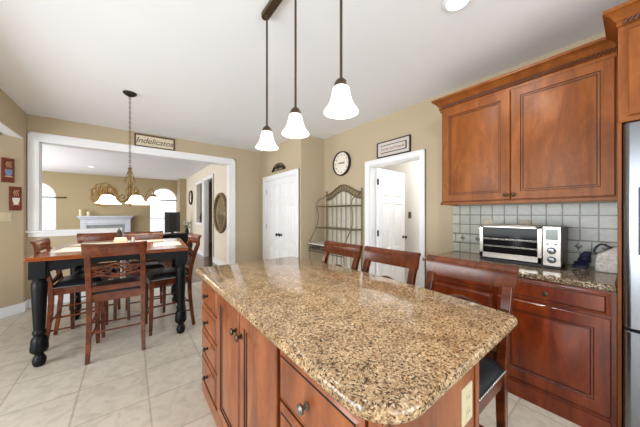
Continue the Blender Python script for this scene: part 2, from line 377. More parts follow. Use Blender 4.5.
struct(mb.build('wall_family_right', 'wall_cream', smooth=False))
struct(MB().box(1.56, XF, 11.05, YF, 0, H).build('wall_far_corner', 'wall_far', smooth=False))
struct(MB().box(-4.2, -4.05, YB + .15, YF, 0, H).build('wall_family_left', 'wall_far', smooth=False))
struct(MB().box(-4.2, XL - .15, YB, YB + .15, 0, H).build('wall_family_near', 'wall_cream', smooth=False))
struct(MB().box(4.25, 4.4, YB, YF, 0, H).box(XP + .12, 4.4, YB, YB + .15, 0, H).build('wall_hall', 'wall_cream', smooth=False))
# opening casing, sill
t = MB()
t.box(-1.12, -1.03, YB - .02, YB, 1.08, 2.44); t.box(-1.03, 1.64, YB - .02, YB, 2.35, 2.44); t.box(1.64, 1.73, YB - .02, YB, 0, 2.44)
t.box(-1.03, -1.015, YB - .02, YB + .15, 1.08, 2.35); t.box(1.625, 1.64, YB - .02, YB + .15, 0, 2.35); t.box(-1.03, 1.64, YB - .02, YB + .15, 2.335, 2.35)
t.box(-1.12, -1.10, YB - .03, YB, 1.08, 2.46); t.box(-1.12, 1.75, YB - .03, YB, 2.43, 2.46); t.box(1.71, 1.75, YB - .03, YB, 0, 2.46)
struct(t.build('trim_1', 'white', bev=.004))
t = MB(); t.box(-1.14, -.10, YB - .06, YB + .20, 1.05, 1.08); t.box(-1.12, -.11, YB - .02, YB, .99, 1.05); t.box(-.13, -.11, YB - .01, YB + .16, 0, 1.05)
struct(t.build('trim_2', 'white', bev=.005))
# baseboards
t = MB(); t.box(-1.115, -.13, YB - .015, YB, 0, .13); t.box(1.75, XP, YB - .015, YB, 0, .13)
struct(t.build('baseboard_back', 'white', bev=.004))
q = [a for a in [Vector((XL, 5.04, 0))]][0]; n2 = -nn
pl = [q + n2 * 0, q + d * 2.6, q + d * 2.6 + n2 * .016, q + n2 * .016]
t = MB().prism([(p.x, p.y) for p in pl], 0, .13); t.box(XL, XL + .016, 5.03, YB, 0, .13)
struct(t.build('baseboard_left', 'white', bev=.004))
struct(MB().box(XR - .016, XR, 2.53, YP, 0, .13).box(XR - .016, XR, 1.25, 1.57, 0, .13).build('baseboard_right', 'white'))
struct(MB().box(XF - .016, XF, YB + .16, 6.98, 0, .14).box(XF - .016, XF, 8.13, 11.05, 0, .14).build('baseboard_family', 'white'))
# door in right wall: casing, leaf with six panels
def panel_leaf(mb, w_, h_, O, U, V, N, th=.035, cols=2, rows=((.12, .62), (.74, 1.48), (1.60, 1.90))):
    mb.rings([(0, w_, 0, h_, 0), (0, w_, 0, h_, th)], O, U, V, N)
    O = Vector(O); U_ = Vector(U); V_ = Vector(V); N_ = Vector(N)
    st = .10 if w_ > .7 else .08; cw = (w_ - st * (cols + 1)) / cols
    for c in range(cols):
        for (z0, z1) in rows:
            u0 = st + c * (cw + st)
            for sgn, base in ((1, th), (-1, 0)):
                # recessed ogee moulding standing proud, with a bevelled field
                mb.rings([(u0, u0 + cw, z0, z1, -.001), (u0, u0 + cw, z0, z1, .008), (u0 + .010, u0 + cw - .010, z0 + .010, z1 - .010, .010), (u0 + .024, u0 + cw - .024, z0 + .024, z1 - .024, .0005), (u0 + .05, u0 + cw - .05, z0 + .05, z1 - .05, .009)],
                         O + N_ * base, U_, V_, N_ * sgn)
def casing(name, axis_x, y0, y1, top, face=-1, w_=.075):
    mb = MB(); x0 = axis_x; x1 = axis_x + face * .02
    mb.box(x0, x1, y0 - w_, y0, 0, top + w_); mb.box(x0, x1, y1, y1 + w_, 0, top + w_); mb.box(x0, x1, y0, y1, top, top + w_)
    x2 = axis_x + face * .03
    mb.box(x0, x2, y0 - w_, y0 - w_ + .015, 0, top + w_); mb.box(x0, x2, y1 + w_ - .015, y1 + w_, 0, top + w_); mb.box(x0, x2, y0 - w_, y1 + w_, top + w_ - .015, top + w_)
    mb.box(x0, axis_x + .12, y0 - .001, y0 + .014, 0, top); mb.box(x0, axis_x + .12, y1 - .014, y1 + .001, 0, top); mb.box(x0, axis_x + .12, y0, y1, top - .014, top + .001)
    return struct(mb.build(name, 'white', bev=.003))
casing('trim_3', XR, 1.645, 2.455, 2.03)
root = bpy.data.objects.new('door_1', None); sc.collection.objects.link(root); struct(root)
root.location = (XR + .125, 2.437, 0); root.rotation_euler = (0, 0, R(4))
mb = MB(); panel_leaf(mb, .78, 2.0, (0, -.04, .01), (1, 0, 0), (0, 0, 1), (0, 1, 0)); mb.build('door_leaf', 'white', root, bev=.0)
k = MB(); k.lathe([(.0, 0), (.025, 0), (.025, .008), (.010, .012), (.010, .035), (.024, .045), (.027, .058), (.018, .070), (0, .072)], n=16)
k.xf(Matrix.Translation((.72, -.04, .92)) @ Matrix.Rotation(R(90), 4, 'X')); k.build('door_knob', 'darkiron', root)
for z in (.25, 1.02, 1.80):
    MB().box(-.012, .004, -.052, -.028, z - .045, z + .045).build('hinge', 'darkiron', root)
# pantry double door
casing('trim_4', XP, 3.67, 4.93, 2.02, w_=.085)
root = bpy.data.objects.new('door_2', None); sc.collection.objects.link(root); struct(root)
for s_, y0 in ((0, 3.686), (1, 4.302)):
    mb = MB(); panel_leaf(mb, .61, 2.0, (XP + .05, y0, .008), (0, 1, 0), (0, 0, 1), (-1, 0, 0)); lf = mb.build('door_leaf', 'white', root)
    k = MB(); k.lathe([(.0, 0), (.027, 0), (.027, .006), (.011, .012), (.011, .03), (.028, .042), (.032, .056), (.02, .068), (0, .07)], n=16)
    ky = 4.24 if s_ == 0 else 4.36
    k.xf(Matrix.Translation((XP + .014, ky, .90)) @ Matrix.Rotation(R(-90), 4, 'Y')); k.build('door_knob', 'darkiron', lf)
    hy = 3.692 if s_ == 0 else 4.908
    for z in (.3, 1.05, 1.78): MB().box(XP + .004, XP + .016, hy - .008, hy + .008, z - .05, z + .05).build('hinge', 'nail', lf)
# far room door openings' casings
casing('trim_5', XF, 7.06, 8.05, 2.32)
mb = MB(); x0 = XF - .02
for (a, b, c, e) in ((8.22, 8.3, .95, 2.36), (9.12, 9.2, .95, 2.36), (8.3, 9.12, 2.28, 2.36), (8.3, 9.12, .95, 1.03)): mb.box(x0, XF, a, b, c, e)
struct(mb.build('trim_6', 'white', bev=.003))

# ------------------------------------------------------------ cabinets
def raised(mb, w_, h_, O, U, V, N, th=.02, fr=.06):
    """raised-panel door face; material 0 wood, 1 glaze"""
    f2 = fr
    rc = [(0, w_, 0, h_, 0), (0, w_, 0, h_, th - .004), (.004, w_ - .004, .004, h_ - .004, th)]
    mi = [0, 0, 0]
    for ins, d, m_ in ((f2, th, 0), (f2 + .004, th - .006, 1), (f2 + .014, th - .006, 0), (f2 + .016, th - .010, 1), (f2 + .020, th - .010, 1), (f2 + .050, th - .001, 0)):
        if w_ - 2 * ins > .02 and h_ - 2 * ins > .02: rc.append((ins, w_ - ins, ins, h_ - ins, d)); mi.append(m_)
    mi = mi[1:] if False else mi
    mis = []
    # ring i -> i+1 takes material of ring i+1
    allm = [0, 0, 0] + [m_ for m_ in mi[3:]]
    for i in range(len(rc) - 1): mis.append(allm[i + 1])
    mb.rings(rc, O, U, V, N, mis); return mb
def slab(mb, w_, h_, O, U, V, N, th=.02):
    """drawer front with a wide bevelled edge"""
    mb.rings([(0, w_, 0, h_, 0), (0, w_, 0, h_, th * .45), (.004, w_ - .004, .004, h_ - .004, th * .5), (.020, w_ - .020, .020, h_ - .020, th * .9), (.0215, w_ - .0215, .0215, h_ - .0215, th * .8), (.025, w_ - .025, .025, h_ - .025, th), (.03, w_ - .03, .03, h_ - .03, th)], O, U, V, N, [0, 0, 0, 1, 1, 0])
    return mb
def knob(parent, P, N, r=.016, m_='bronze'):
    k = MB(); k.lathe([(0, 0), (r * .75, 0), (r * .75, .003), (r * .4, .008), (r * .42, .014), (r, .020), (r * 1.05, .026), (r * .6, .032), (0, .033)], n=14)
    k.xf(Matrix.Translation(P) @ Vector(N).to_track_quat('Z', 'Y').to_matrix().to_4x4())
    return k.build('knob', m_, parent)
def sweep(mb, path, prof, mi=0):
    """path: 2-D points; profile (out, z) offset to the right of the path, mitred"""
    P = [Vector(p) for p in path]; rings = []
    for i, p in enumerate(P):
        d0 = (P[i] - P[i - 1]).normalized() if i > 0 else None; d1 = (P[i + 1] - P[i]).normalized() if i < len(P) - 1 else None
        n0 = Vector((d0.y, -d0.x)) if d0 else None; n1 = Vector((d1.y, -d1.x)) if d1 else None
        if n0 is None: m_ = n1
        elif n1 is None: m_ = n0
        else: m_ = (n0 + n1); m_ = m_ / (m_.dot(n0))
        rings.append([(p.x + m_.x * o, p.y + m_.y * o, z) for o, z in prof])
    n_ = len(prof); vs = [v for r in rings for v in r]; fs = []
    for i in range(len(P) - 1):
        for k in range(n_): fs.append((i * n_ + k, i * n_ + (k + 1) % n_, (i + 1) * n_ + (k + 1) % n_, (i + 1) * n_ + k))
    fs += [tuple(range(n_)), tuple(range((len(P) - 1) * n_, len(P) * n_))[::-1]]
    return mb.add(vs, fs, mi)
CP = [(0, 2.34), (.012, 2.34), (.012, 2.365), (.022, 2.37), (.022, 2.395), (.03, 2.40), (.042, 2.425), (.063, 2.44), (.072, 2.445), (.072, 2.464), (0, 2.462)]
def rope(mb, path, off=.026, z=2.383, step=.019):
    P = [Vector(p) for p in path]
    for a, b in zip(P, P[1:]):
        d_ = (b - a); L_ = d_.length; d_.normalize(); nr = Vector((d_.y, -d_.x)); k = int(L_ / step)
        for i in range(k):
            c = a + d_ * (i + .5) * L_ / k + nr * off
            p0 = (c.x - d_.x * .007, c.y - d_.y * .007, z - .012); p1 = (c.x + d_.x * .007, c.y + d_.y * .007, z + .012)
            mb.tube([p0, p1], .0072, 6)
    return mb
FX = 2.50; NX = (-1, 0, 0); UY = (0, 1, 0); VZ = (0, 0, 1)
up = thing('upper_cabinet', 'tall glazed cherry two door wall cabinet above the toaster oven', 'cabinet', (0, 0, 0))
b = MB(); b.box(FX, XR - .003, .066, 1.205, 1.43, 2.40); b.box(FX - .012, FX + .01, .066, 1.213, 1.405, 1.43); b.box(FX - .012, XR - .003, 1.20, 1.213, 1.405, 1.43)
b.build('body', 'cab', up, bev=.002)
for (y0, y1, ky) in ((.082, .632, .612), (.638, 1.190, .662)):
    mb = MB(); raised(mb, y1 - y0, .90, (FX - .001, y0, 1.437), UY, VZ, NX, fr=.062)
    dr = mb.build('door', ['cab', 'glaze'], up); knob(dr, (FX - .021, ky, 1.475), NX)
pth = [(XR - .003, 1.205), (FX, 1.205), (FX, .075)]
sweep(MB(), pth, CP).build('crown_molding', 'cab', up); [rope(MB(), pth[i_:i_ + 2]).build('rope_trim', 'rope', up) for i_ in (0, 1)]

ov = thing('refrigerator_cabinet', 'deep glazed cherry cabinet above the refrigerator, crown nearly at ceiling', 'cabinet')
GX = 2.18
MB().box(GX, XR - .003, -.95, .062, 1.83, 2.40).build('body', 'cab', ov, bev=.002)
for (y0, y1) in ((-.91, -.44), (-.43, .025)):
    mb = MB(); raised(mb, y1 - y0, .47, (GX - .001, y0, 1.86), UY, VZ, NX); mb.build('door', ['cab', 'glaze'], ov)
pth = [(FX, .045), (GX + .01, .045), (GX + .01, -.95)]
sweep(MB(), pth, CP).build('crown_molding', 'cab', ov); rope(MB(), pth[1:]).build('rope_trim', 'rope', ov)
MB().box(GX + .0, XR - .003, .048, .064, 0, 1.829).build('side_panel', 'cab', ov, bev=.002)

BX = 2.22
lo = thing('base_cabinet', 'cherry base cabinet with drawers under the back counter by the refrigerator', 'cabinet')
b = MB(); b.box(BX, XR - .003, .066, 1.216, .0, .865); b.box(BX - .012, BX, .088, 1.222, 0, .10); b.box(BX - .006, BX, .088, 1.216, .10, .115)
b.build('body', 'cab_low', lo, bev=.002)
mb = MB(); raised(mb, .555, .565, (BX - .001, .088, .135), UY, VZ, NX, fr=.065); mb.build('door', ['cab_low', 'glaze'], lo)
mb = MB(); slab(mb, .555, .137, (BX - .001, .088, .717), UY, VZ, NX); dw = mb.build('drawer', ['cab_low', 'glaze'], lo); knob(dw, (BX - .021, .37, .785), NX)
for (z0, z1) in ((.717, .854), (.43, .70), (.135, .415)):
    mb = MB(); slab(mb, .52, z1 - z0, (BX - .001, .675, z0), UY, VZ, NX); dw = mb.build('drawer', ['cab_low', 'glaze'], lo); knob(dw, (BX - .021, .935, (z0 + z1) / 2), NX)
c = MB(); c.box(2.19, XR - .003, .066, 1.245, .867, .905)
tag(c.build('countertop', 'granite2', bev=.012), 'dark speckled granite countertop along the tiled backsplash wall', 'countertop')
sp = thing('backsplash', 'pale grey green square tile backsplash between counter and wall cabinet', 'backsplash')
MB().box(XR - .010, XR - .001, .066, 1.247, .906, 1.015).box(XR - .010, XR - .001, .066, 1.247, 1.101, 1.404).build('tile_field', 'splash', sp, smooth=False)
MB().box(XR - .012, XR - .001, .066, 1.247, 1.016, 1.100).build('accent_band', 'splash2', sp, smooth=False)
for i in range(8):
    y = 1.145 - i * .144
    MB().rings([(-.018, .018, -.018, .018, 0), (-.018, .018, -.018, .018, .002), (-.004, .004, -.004, .004, .006)], (XR - .012, y, 1.058), (0, .707, .707), (0, -.707, .707), NX).build('accent_dot', 'medal', sp)
def outlet(name, label, O, U, V, N, switch=False, w_=.075, par='plastic'):
    r = thing(name, label, 'switch' if switch else 'outlet')
    mb = MB().rings([(-w_ / 2, w_ / 2, -.06, .06, 0), (-w_ / 2, w_ / 2, -.06, .06, .003), (-w_ / 2 + .004, w_ / 2 - .004, -.056, .056, .006)], O, U, V, N); mb.build('plate', par, r)
    O = Vector(O); N = Vector(N); U = Vector(U); V = Vector(V)
    if switch:
        for k in ((-.018, .018) if w_ > .1 else (0,)):
            MB().rings([(-.006, .006, -.012, .012, 0), (-.005, .005, -.006, .010, .012)], O + N * .0055 + U * k * 1.3, U, V, N).build('toggle', par, r)
    else:
        for k in (-.024, .024):
            rc = MB().rings([(-.015, .015, -.014, .014, 0), (-.015, .015, -.014, .014, .002)], O + N * .0055 + V * k, U, V, N).build('receptacle', 'plastic', r)
            s2 = MB()
            for u in (-.006, .006): s2.rings([(u - .0012, u + .0012, -.003, .007, 0), (u - .0012, u + .0012, -.003, .007, .0006)], O + N * .0072 + V * k, U, V, N)
            s2.build('slot', 'dark', rc)
    return r
outlet('wall_outlet', 'almond outlet on backsplash behind left half of toaster oven', (XR - .010, .90, 1.20), UY, VZ, NX)
outlet('wall_outlet', 'almond outlet on backsplash behind right half of toaster oven', (XR - .010, .62, 1.20), UY, VZ, NX)

# ------------------------------------------------------------ island
IX0, IX1, IY0, IY1 = .388, 1.25, .288, 2.055
isl = thing('kitchen_island', 'brown wooden kitchen island cabinet with drawers and doors under granite top', 'kitchen island')
b = MB(); b.box(.44, .94, .345, 1.995, .0, .862); b.box(.425, .44, .345, 1.995, 0, .09)
b.box(.935, .965, .335, .375, 0, .862); b.box(.935, .965, 1.96, 2.0, 0, .862); b.box(.43, .455, .335, .375, 0, .862)
b.build('body', 'cab_isl', isl, bev=.002)
mb = MB(); mb.rings([(0, .47, 0, .74, 0), (0, .47, 0, .74, .004)], (.46, .344, .10), (1, 0, 0), VZ, (0, -1, 0)); mb.build('end_panel', 'cab_isl', isl)
LX = .44
for (z0, z1) in ((.672, .842), (.495, .66), (.315, .483), (.11, .303)):
    mb = MB(); slab(mb, .395, z1 - z0, (LX - .001, 1.59, z0), UY, VZ, NX); dw = mb.build('drawer', ['cab_isl', 'glaze'], isl)
    kk = knob(dw, (LX - .021, 1.79, (z0 + z1) / 2), NX, .014, 'darkiron')
for (y0, y1, ky) in ((.80, 1.18, 1.150), (1.195, 1.565, 1.225)):
    mb = MB(); raised(mb, y1 - y0, .735, (LX - .001, y0, .108), UY, VZ, NX, fr=.058); dr = mb.build('door', ['cab_isl', 'glaze'], isl); knob(dr, (LX - .021, ky, .735), NX, .017)
for (z0, z1) in ((.655, .842), (.39, .643), (.11, .378)):
    mb = MB(); slab(mb, .405, z1 - z0, (LX - .001, .385, z0), UY, VZ, NX); dw = mb.build('drawer', ['cab_isl', 'glaze'], isl); knob(dw, (LX - .021, .605, (z0 + z1) / 2 - .005), NX, .015, 'pewter')
def rrect(x0, x1, y0, y1, rad, n_=8):
    out = []
    for (cx, cy, a0, r_) in ((x1 - rad[0], y0 + rad[0], -90, rad[0]), (x1 - rad[1], y1 - rad[1], 0, rad[1]), (x0 + rad[2], y1 - rad[2], 90, rad[2]), (x0 + rad[3], y0 + rad[3], 180, rad[3])):
        for i in range(n_ + 1):
            t_ = R(a0 + 90 * i / n_); out.append((cx + r_ * cos(t_), cy + r_ * sin(t_)))
    return out
# the seating side bows outward: subdivide that edge and bend it
def bowed(rad, ins):
    out = []
    base_ = rrect(IX0 + ins, IX1 - ins, IY0 + ins, IY1 - ins, [r_ - ins for r_ in rad]); n_ = 9
    for i, p in enumerate(base_):
        out.append(p)
        if i == n_ - 1:
            q = base_[i + 1]
            for k_ in range(1, 24): out.append((p[0], p[1] + (q[1] - p[1]) * k_ / 24))
    res = []
    for x, y in out:
        v = (y - (IY0 + IY1) / 2) / ((IY1 - IY0) / 2); wgt = min(1, max(0, (x - .9) / .25)); res.append((x + .075 * max(0, 1 - v * v) * wgt, y))
    return res
tp = MB(); rings_ = []
for i in range(9):
    a_ = -pi / 2 + pi * i / 8; ins = .014 * (1 - cos(a_)); rings_.append([(x, y, .8845 + .0205 * sin(a_)) for x, y in bowed((.035, .05, .03, .13), ins)])
k = len(rings_[0])
tp.add([v for r_ in rings_ for v in r_], [(i * k + j, i * k + (j + 1) % k, (i + 1) * k + (j + 1) % k, (i + 1) * k + j) for i in range(8) for j in range(k)] + [tuple(range(k))[::-1], tuple(range(8 * k, 9 * k))])
tag(tp.build('island_countertop', 'granite', ang=50), 'large tan speckled granite top with rounded corners on the island', 'countertop')
outlet('wall_outlet', 'almond outlet on the near end panel of the island', (.868, .340, .70), (1, 0, 0), VZ, (0, -1, 0))

# ------------------------------------------------------------ chairs
def make_chair(label, group, loc, rz):
    t = thing('counter_chair', label, 'chair', loc, rz, group)
    hw = .195
    for s in (-1, 1):
        pts = smoothpath([(s * (hw + .005), -.225, 0), (s * hw, -.195, .25), (s * hw, -.18, .52), (s * hw, -.20, .70), (s * hw, -.245, .87), (s * (hw - .002), -.276, .955)], 4)
        m = MB(); m.tube(pts, [.016 + .004 * min(1, p.z / .5) for p in pts], 4); m.build('leg', 'chair', t, bev=.003)
        m = MB(); m.tube([(s * (hw - .01), .20, 0), (s * (hw - .005), .195, .25), (s * (hw - .005), .19, .57)], [.015, .018, .021], 4); m.build('leg', 'chair', t, bev=.003)
    m = MB(); m.box(-hw, hw, -.19, -.165, .52, .59); m.box(-hw, hw, .178, .203, .52, .59); m.box(-hw - .01, -hw + .012, -.17, .19, .52, .59); m.box(hw - .012, hw + .01, -.17, .19, .52, .59)
    m.build('seat_frame', 'chair', t, bev=.003)
    # cushion: pillow shape
    m = MB(); N_ = 12; vs = []; fs = []
    def sx(i): return -1 + 2 * i / N_
    for i in range(N_ + 1):
        for j in range(N_ + 1):
            u = sx(i); v = sx(j); e = (1 - abs(u) ** 6) * (1 - abs(v) ** 6)
            x = u * (hw + .017) * (1 - .02 * abs(v) ** 8); y = v * .195 + .008
            vs.append((x, y, .592 + .052 * max(e, 0) ** .45))
    for i in range(N_):
        for j in range(N_): a_ = i * (N_ + 1) + j; fs.append((a_, a_ + N_ + 1, a_ + N_ + 2, a_ + 1))
    b0 = len(vs); vs += [(x * 1, y, .588) for x, y, z in vs]
    for i in range(N_):
        for j in range(N_): a_ = b0 + i * (N_ + 1) + j; fs.append((a_, a_ + 1, a_ + N_ + 2, a_ + N_ + 1))
    edge = [i * (N_ + 1) for i in range(N_ + 1)] + [N_ * (N_ + 1) + j for j in range(1, N_ + 1)] + [i * (N_ + 1) + N_ for i in range(N_ - 1, -1, -1)] + [j for j in range(N_ - 1, 0, -1)]
    for k in range(len(edge)): a_ = edge[k]; c_ = edge[(k + 1) % len(edge)]; fs.append((a_, c_, c_ + b0, a_ + b0))
    m.add(vs, fs); se = m.build('seat', 'leather', t, ang=80)
    path = [(-hw - .017, -.185, .594), (-hw - .017, .201, .594), (hw + .017, .201, .594), (hw + .017, -.185, .594)]
    pts = []; rr_ = []
    for p0, p1 in zip(path, path[1:]):
        k_ = 66
        for i in range(k_): pts.append(Vector(p0).lerp(Vector(p1), i / k_)); rr_.append(.0042 if i % 3 == 1 else .0016)
    m = MB(); m.tube(pts, rr_, 6)
    m.build('nailhead_trim', 'nail', t)
    # crest rail: bowed, rolled top
    prof = [(-.010, -.055), (.012, -.055), (.012, .0), (.006, .04), (-.004, .052), (-.02, .055), (-.032, .045), (-.028, .034), (-.018, .03), (-.010, .0)]
    rings = []; N_ = 16
    for i in range(N_ + 1):
        u = -1 + 2 * i / N_; x = u * .229; bow = -.022 * (1 - u * u); hs = 1
        rings.append([(x * (1.0 + .55 * min(0, b_)), -.278 + bow + a_, 1.0 + b_ * hs + .006 * u * u) for a_, b_ in prof])
    k = len(prof); vs = [v for r_ in rings for v in r_]
    fs = [(i * k + j, i * k + (j + 1) % k, (i + 1) * k + (j + 1) % k, (i + 1) * k + j) for i in range(N_) for j in range(k)] + [tuple(range(k)), tuple(range(N_ * k, (N_ + 1) * k))[::-1]]
    MB().add(vs, fs).build('crest_rail', 'chair', t, ang=40)
    # pierced ornamental splat
    m = MB(); yb = lambda z: -.20 - .05 * (z - .70) / .2
    def pl(ps, r_=.008):
        m.tube([(x, yb(z) - .008 * (1 - (x / .19) ** 2), z) for x, z in ps], r_, 6)
    top = [(-.19, .838), (-.12, .832), (-.07, .846), (0, .862), (.07, .846), (.12, .832), (.19, .838)]
    pl([(v.x, v.y) for v in smoothpath([(x, z, 0) for x, z in top], 4)], .011)
    bot = [(-.19, .755), (-.12, .768), (-.07, .752), (0, .738), (.07, .752), (.12, .768), (.19, .755)]
    pl([(v.x, v.y) for v in smoothpath([(x, z, 0) for x, z in bot], 4)], .011)
    ring = [(.045 * cos(2 * pi * i / 16), .797 + .038 * sin(2 * pi * i / 16)) for i in range(17)]; pl(ring, .009)
    for s in (-1, 1):
        pl([(s * .045, .80), (s * .085, .815), (s * .13, .80), (s * .19, .765)], .008)
        pl([(s * .045, .798), (s * .085, .782), (s * .13, .80), (s * .19, .83)], .008)
    m.build('splat', 'chair', t)
    m = MB(); m.box(-hw, hw, -.205, -.18, .615, .665); m.build('back_rail', 'chair', t, bev=.004)
    for (p0, p1) in (((-hw, -.195, .25), (hw, -.195, .25)), ((-hw, .197, .20), (hw, .197, .20)), ((-hw, -.19, .30), (-hw, .195, .30)), ((hw, -.19, .30), (hw, .195, .30)), ((-hw, -.19, .18), (-hw, .195, .18)), ((hw, -.19, .18), (hw, .195, .18))):
        MB().tube([p0, p1], .0085, 8).build('stretcher', 'chair', t)
    return t
GT = 'chairs around the dining table'; GI = 'counter chairs along the island'
ch0 = make_chair('cherry counter chair in front of dining table, its whole back to the viewer', GT, (-.083, 3.16, 0), R(-3))
spots = [((-.42, 3.67, 0), -91, 'cherry chair at the left end of the dining table, nearest the angled wall', GT),
         ((-.325, 4.15, 0), 178, 'cherry chair behind dining table in front of the half wall', GT),
         ((.17, 4.06, 0), 181, 'cherry chair behind dining table, right of the one at the half wall', GT),
         ((.362, 3.415, 0), 94, 'cherry chair at the right end of dining table, seen from the side', GT),
         ((1.20, 1.60, 0), 90, 'cherry chair at island corner in front of the iron shelf rack', GI),
         ((1.21, 1.095, 0), 91, 'cherry chair at middle of island in front of the white door', GI),
         ((1.197, .583, 0), 89, 'cherry chair at the near end of island in front of the drawers', GI)]
for loc, rz, lab, gr in spots:
    c = copy_tree(ch0); c.location = loc; c.rotation_euler = (0, 0, R(rz)); c['label'] = lab; c['group'] = gr

# ------------------------------------------------------------ dining table
tb = thing('dining_table', 'square counter height dining table with brown top and black turned legs', 'table', (-.045, 3.68, 0), R(-4.5))
hx, hy = .605, .62
m = MB(); m.box(-hx, hx, -hy, hy, .912, .948); m.build('tabletop', 'tabletop', tb, bev=.006)
def apron(u, flip):
    # scalloped board in local x-z, thickness in y
    pts = []; n_ = 24; w_ = u
    for i in range(n_ + 1):
        x = -w_ + 2 * w_ * i / n_; a_ = abs(x) / w_
        z = .845 - .03 * max(0, sin(pi * min(1, (1 - a_) * 2.2))) * (a_ > .5) - (.03 if a_ > .92 else 0) + .012 * (a_ < .3)
        pts.append((x, z))
    vs = [(x, -.011, z) for x, z in pts] + [(x, -.011, .912) for x, z in pts]; vs += [(x, .011, z) for x, y, z in vs]
    k = n_ + 1; fs = []
    for i in range(n_):
        fs += [(i, i + 1, k + i + 1, k + i), (2 * k + i + 1, 2 * k + i, 3 * k + i, 3 * k + i + 1), (i, 2 * k + i, 2 * k + i + 1, i + 1), (k + i, k + i + 1, 3 * k + i + 1, 3 * k + i)]
    fs += [(0, k, 3 * k, 2 * k), (n_, 2 * k + n_, 3 * k + n_, k + n_)]
    return MB().add(vs, fs)
for (rz, off, u) in ((0, -hy + .055, hx - .09), (180, -hy + .055, hx - .09), (90, -hx + .055, hy - .09), (270, -hx + .055, hy - .09)):
    m = apron(u, 0); m.xf(Matrix.Rotation(R(rz), 4, 'Z') @ Matrix.Translation((0, off, 0))); m.build('apron', 'black', tb)
prof = [(.028, 0), (.036, .01), (.042, .03), (.045, .055), (.036, .08), (.027, .095), (.030, .11), (.044, .12), (.056, .135), (.058, .16), (.054, .20), (.052, .23), (.044, .25), (.034, .262), (.038, .275), (.044, .285), (.043, .30), (.035, .31), (.037, .34), (.046, .55), (.050, .68), (.050, .72), (.040, .735), (.046, .75), (.046, .765)]
for sx_ in (-1, 1):
    for sy_ in (-1, 1):
        m = MB(); c = (sx_ * (hx - .07), sy_ * (hy - .07), 0); m.lathe(prof, c, 24); m.box(c[0] - .052, c[0] + .052, c[1] - .052, c[1] + .052, .76, .911)
        m.build('leg', 'black', tb, bev=.003)
TZ = .9485
def placemat(x, y, rz, label):
    m = MB(); m.rings([(-.21, .21, -.14, .14, 0), (-.21, .21, -.14, .14, .002), (-.20, .20, -.13, .13, .003)], (0, 0, 0), (1, 0, 0), (0, 1, 0), (0, 0, 1))
    m.rings([(-.17, .17, -.10, .10, 0.0029), (-.165, .165, -.095, .095, .004)], (0, 0, 0), (1, 0, 0), (0, 1, 0), (0, 0, 1))
    o = m.build('placemat', 'cloth'); o.location = (x, y, TZ); o.rotation_euler = (0, 0, R(rz)); tag(o, label, 'placemat', 'white placemats on the dining table')
placemat(-.44, 3.58, 84, 'white placemat at the left end of dining table')
placemat(-.33, 4.05, -4, 'white placemat at the far side of dining table, behind the napkin holder')
placemat(.18, 4.05, -4, 'white placemat at the far right corner of dining table')
placemat(.36, 3.52, 86, 'white placemat at the right end of dining table')
placemat(-.08, 3.24, -4, 'white placemat behind the near chair back on the dining table')
nh = thing('napkin_holder', 'cream napkin holder with cream paper napkins on the dining table', 'napkin holder', (-.09, 3.78, TZ), R(20))
m = MB(); m.box(-.06, .06, -.03, .03, 0, .012); m.box(-.06, .06, -.03, -.022, .012, .06); m.box(-.06, .06, .022, .03, .012, .06); m.build('frame', 'paper', nh, bev=.002)
MB().box(-.055, .055, -.018, .018, .0125, .085).build('napkins', 'napkin', nh, bev=.004)
m = MB(); m.lathe([(.024, 0), (.024, .01), (.016, .03), (.013, .06), (.018, .09), (.020, .105), (.014, .115), (.017, .13), (.020, .15), (.015, .17), (.006, .178), (.007, .188), (0, .192)], n=18)
o = m.build('pepper_mill', 'dark'); o.location = (-.105, 3.90, TZ); tag(o, 'black turned pepper mill behind the napkin holder', 'pepper mill')
m = MB(); m.lathe([(.0, 0), (.018, 0), (.02, .05), (.015, .06), (.016, .075), (0, .08)], n=14)
o = m.build('salt_shaker', 'nail'); o.location = (.03, 3.82, TZ); tag(o, 'small silver salt shaker right of the napkin holder', 'shaker')

# ------------------------------------------------------------ chandelier
cx, cy = 0.0, 3.55
cl = thing('chandelier', 'five light bronze chandelier with glowing bell shades over dining table', 'chandelier', (cx, cy, 0))
MB().lathe([(.0, 2.655), (.02, 2.658), (.05, 2.675), (.065, 2.69), (.065, 2.699)], n=24).build('ceiling_canopy', 'darkiron', cl)
m = MB(); z = 2.655; i = 0
while z > 1.87:
    ring = [(cos(2 * pi * k / 10) * .009 * (i % 2 == 0), cos(2 * pi * k / 10) * .009 * (i % 2 == 1), z - .014 + sin(2 * pi * k / 10) * .018) for k in range(10)]
    m.tube(ring, .0028, 5, closed=True); z -= .028; i += 1
m.build('chain', 'bronze', cl)
m = MB(); m.lathe([(.0, 1.85), (.016, 1.845), (.022, 1.83), (.012, 1.82), (.014, 1.80)], n=16)
for k in range(8):
    a_ = 2 * pi * k / 8
    pts = smoothpath([(.014 * cos(a_), .014 * sin(a_), 1.81), (.036 * cos(a_ + .5), .036 * sin(a_ + .5), 1.74), (.050 * cos(a_ + 1), .050 * sin(a_ + 1), 1.69), (.018 * cos(a_ + 1.6), .018 * sin(a_ + 1.6), 1.62), (.045 * cos(a_ + 2), .045 * sin(a_ + 2), 1.57), (.014 * cos(a_ + 2.4), .014 * sin(a_ + 2.4), 1.50)], 4)
    m.tube(pts, .0035, 5)
m.lathe([(.0, 1.40), (.008, 1.405), (.018, 1.42), (.01, 1.435), (.026, 1.46), (.03, 1.49), (.012, 1.51), (.01, 1.63), (.024, 1.64), (.010, 1.65), (.008, 1.80)], n=16)
m.build('cage_body', 'litbronze', cl)
base = R(-37.8)
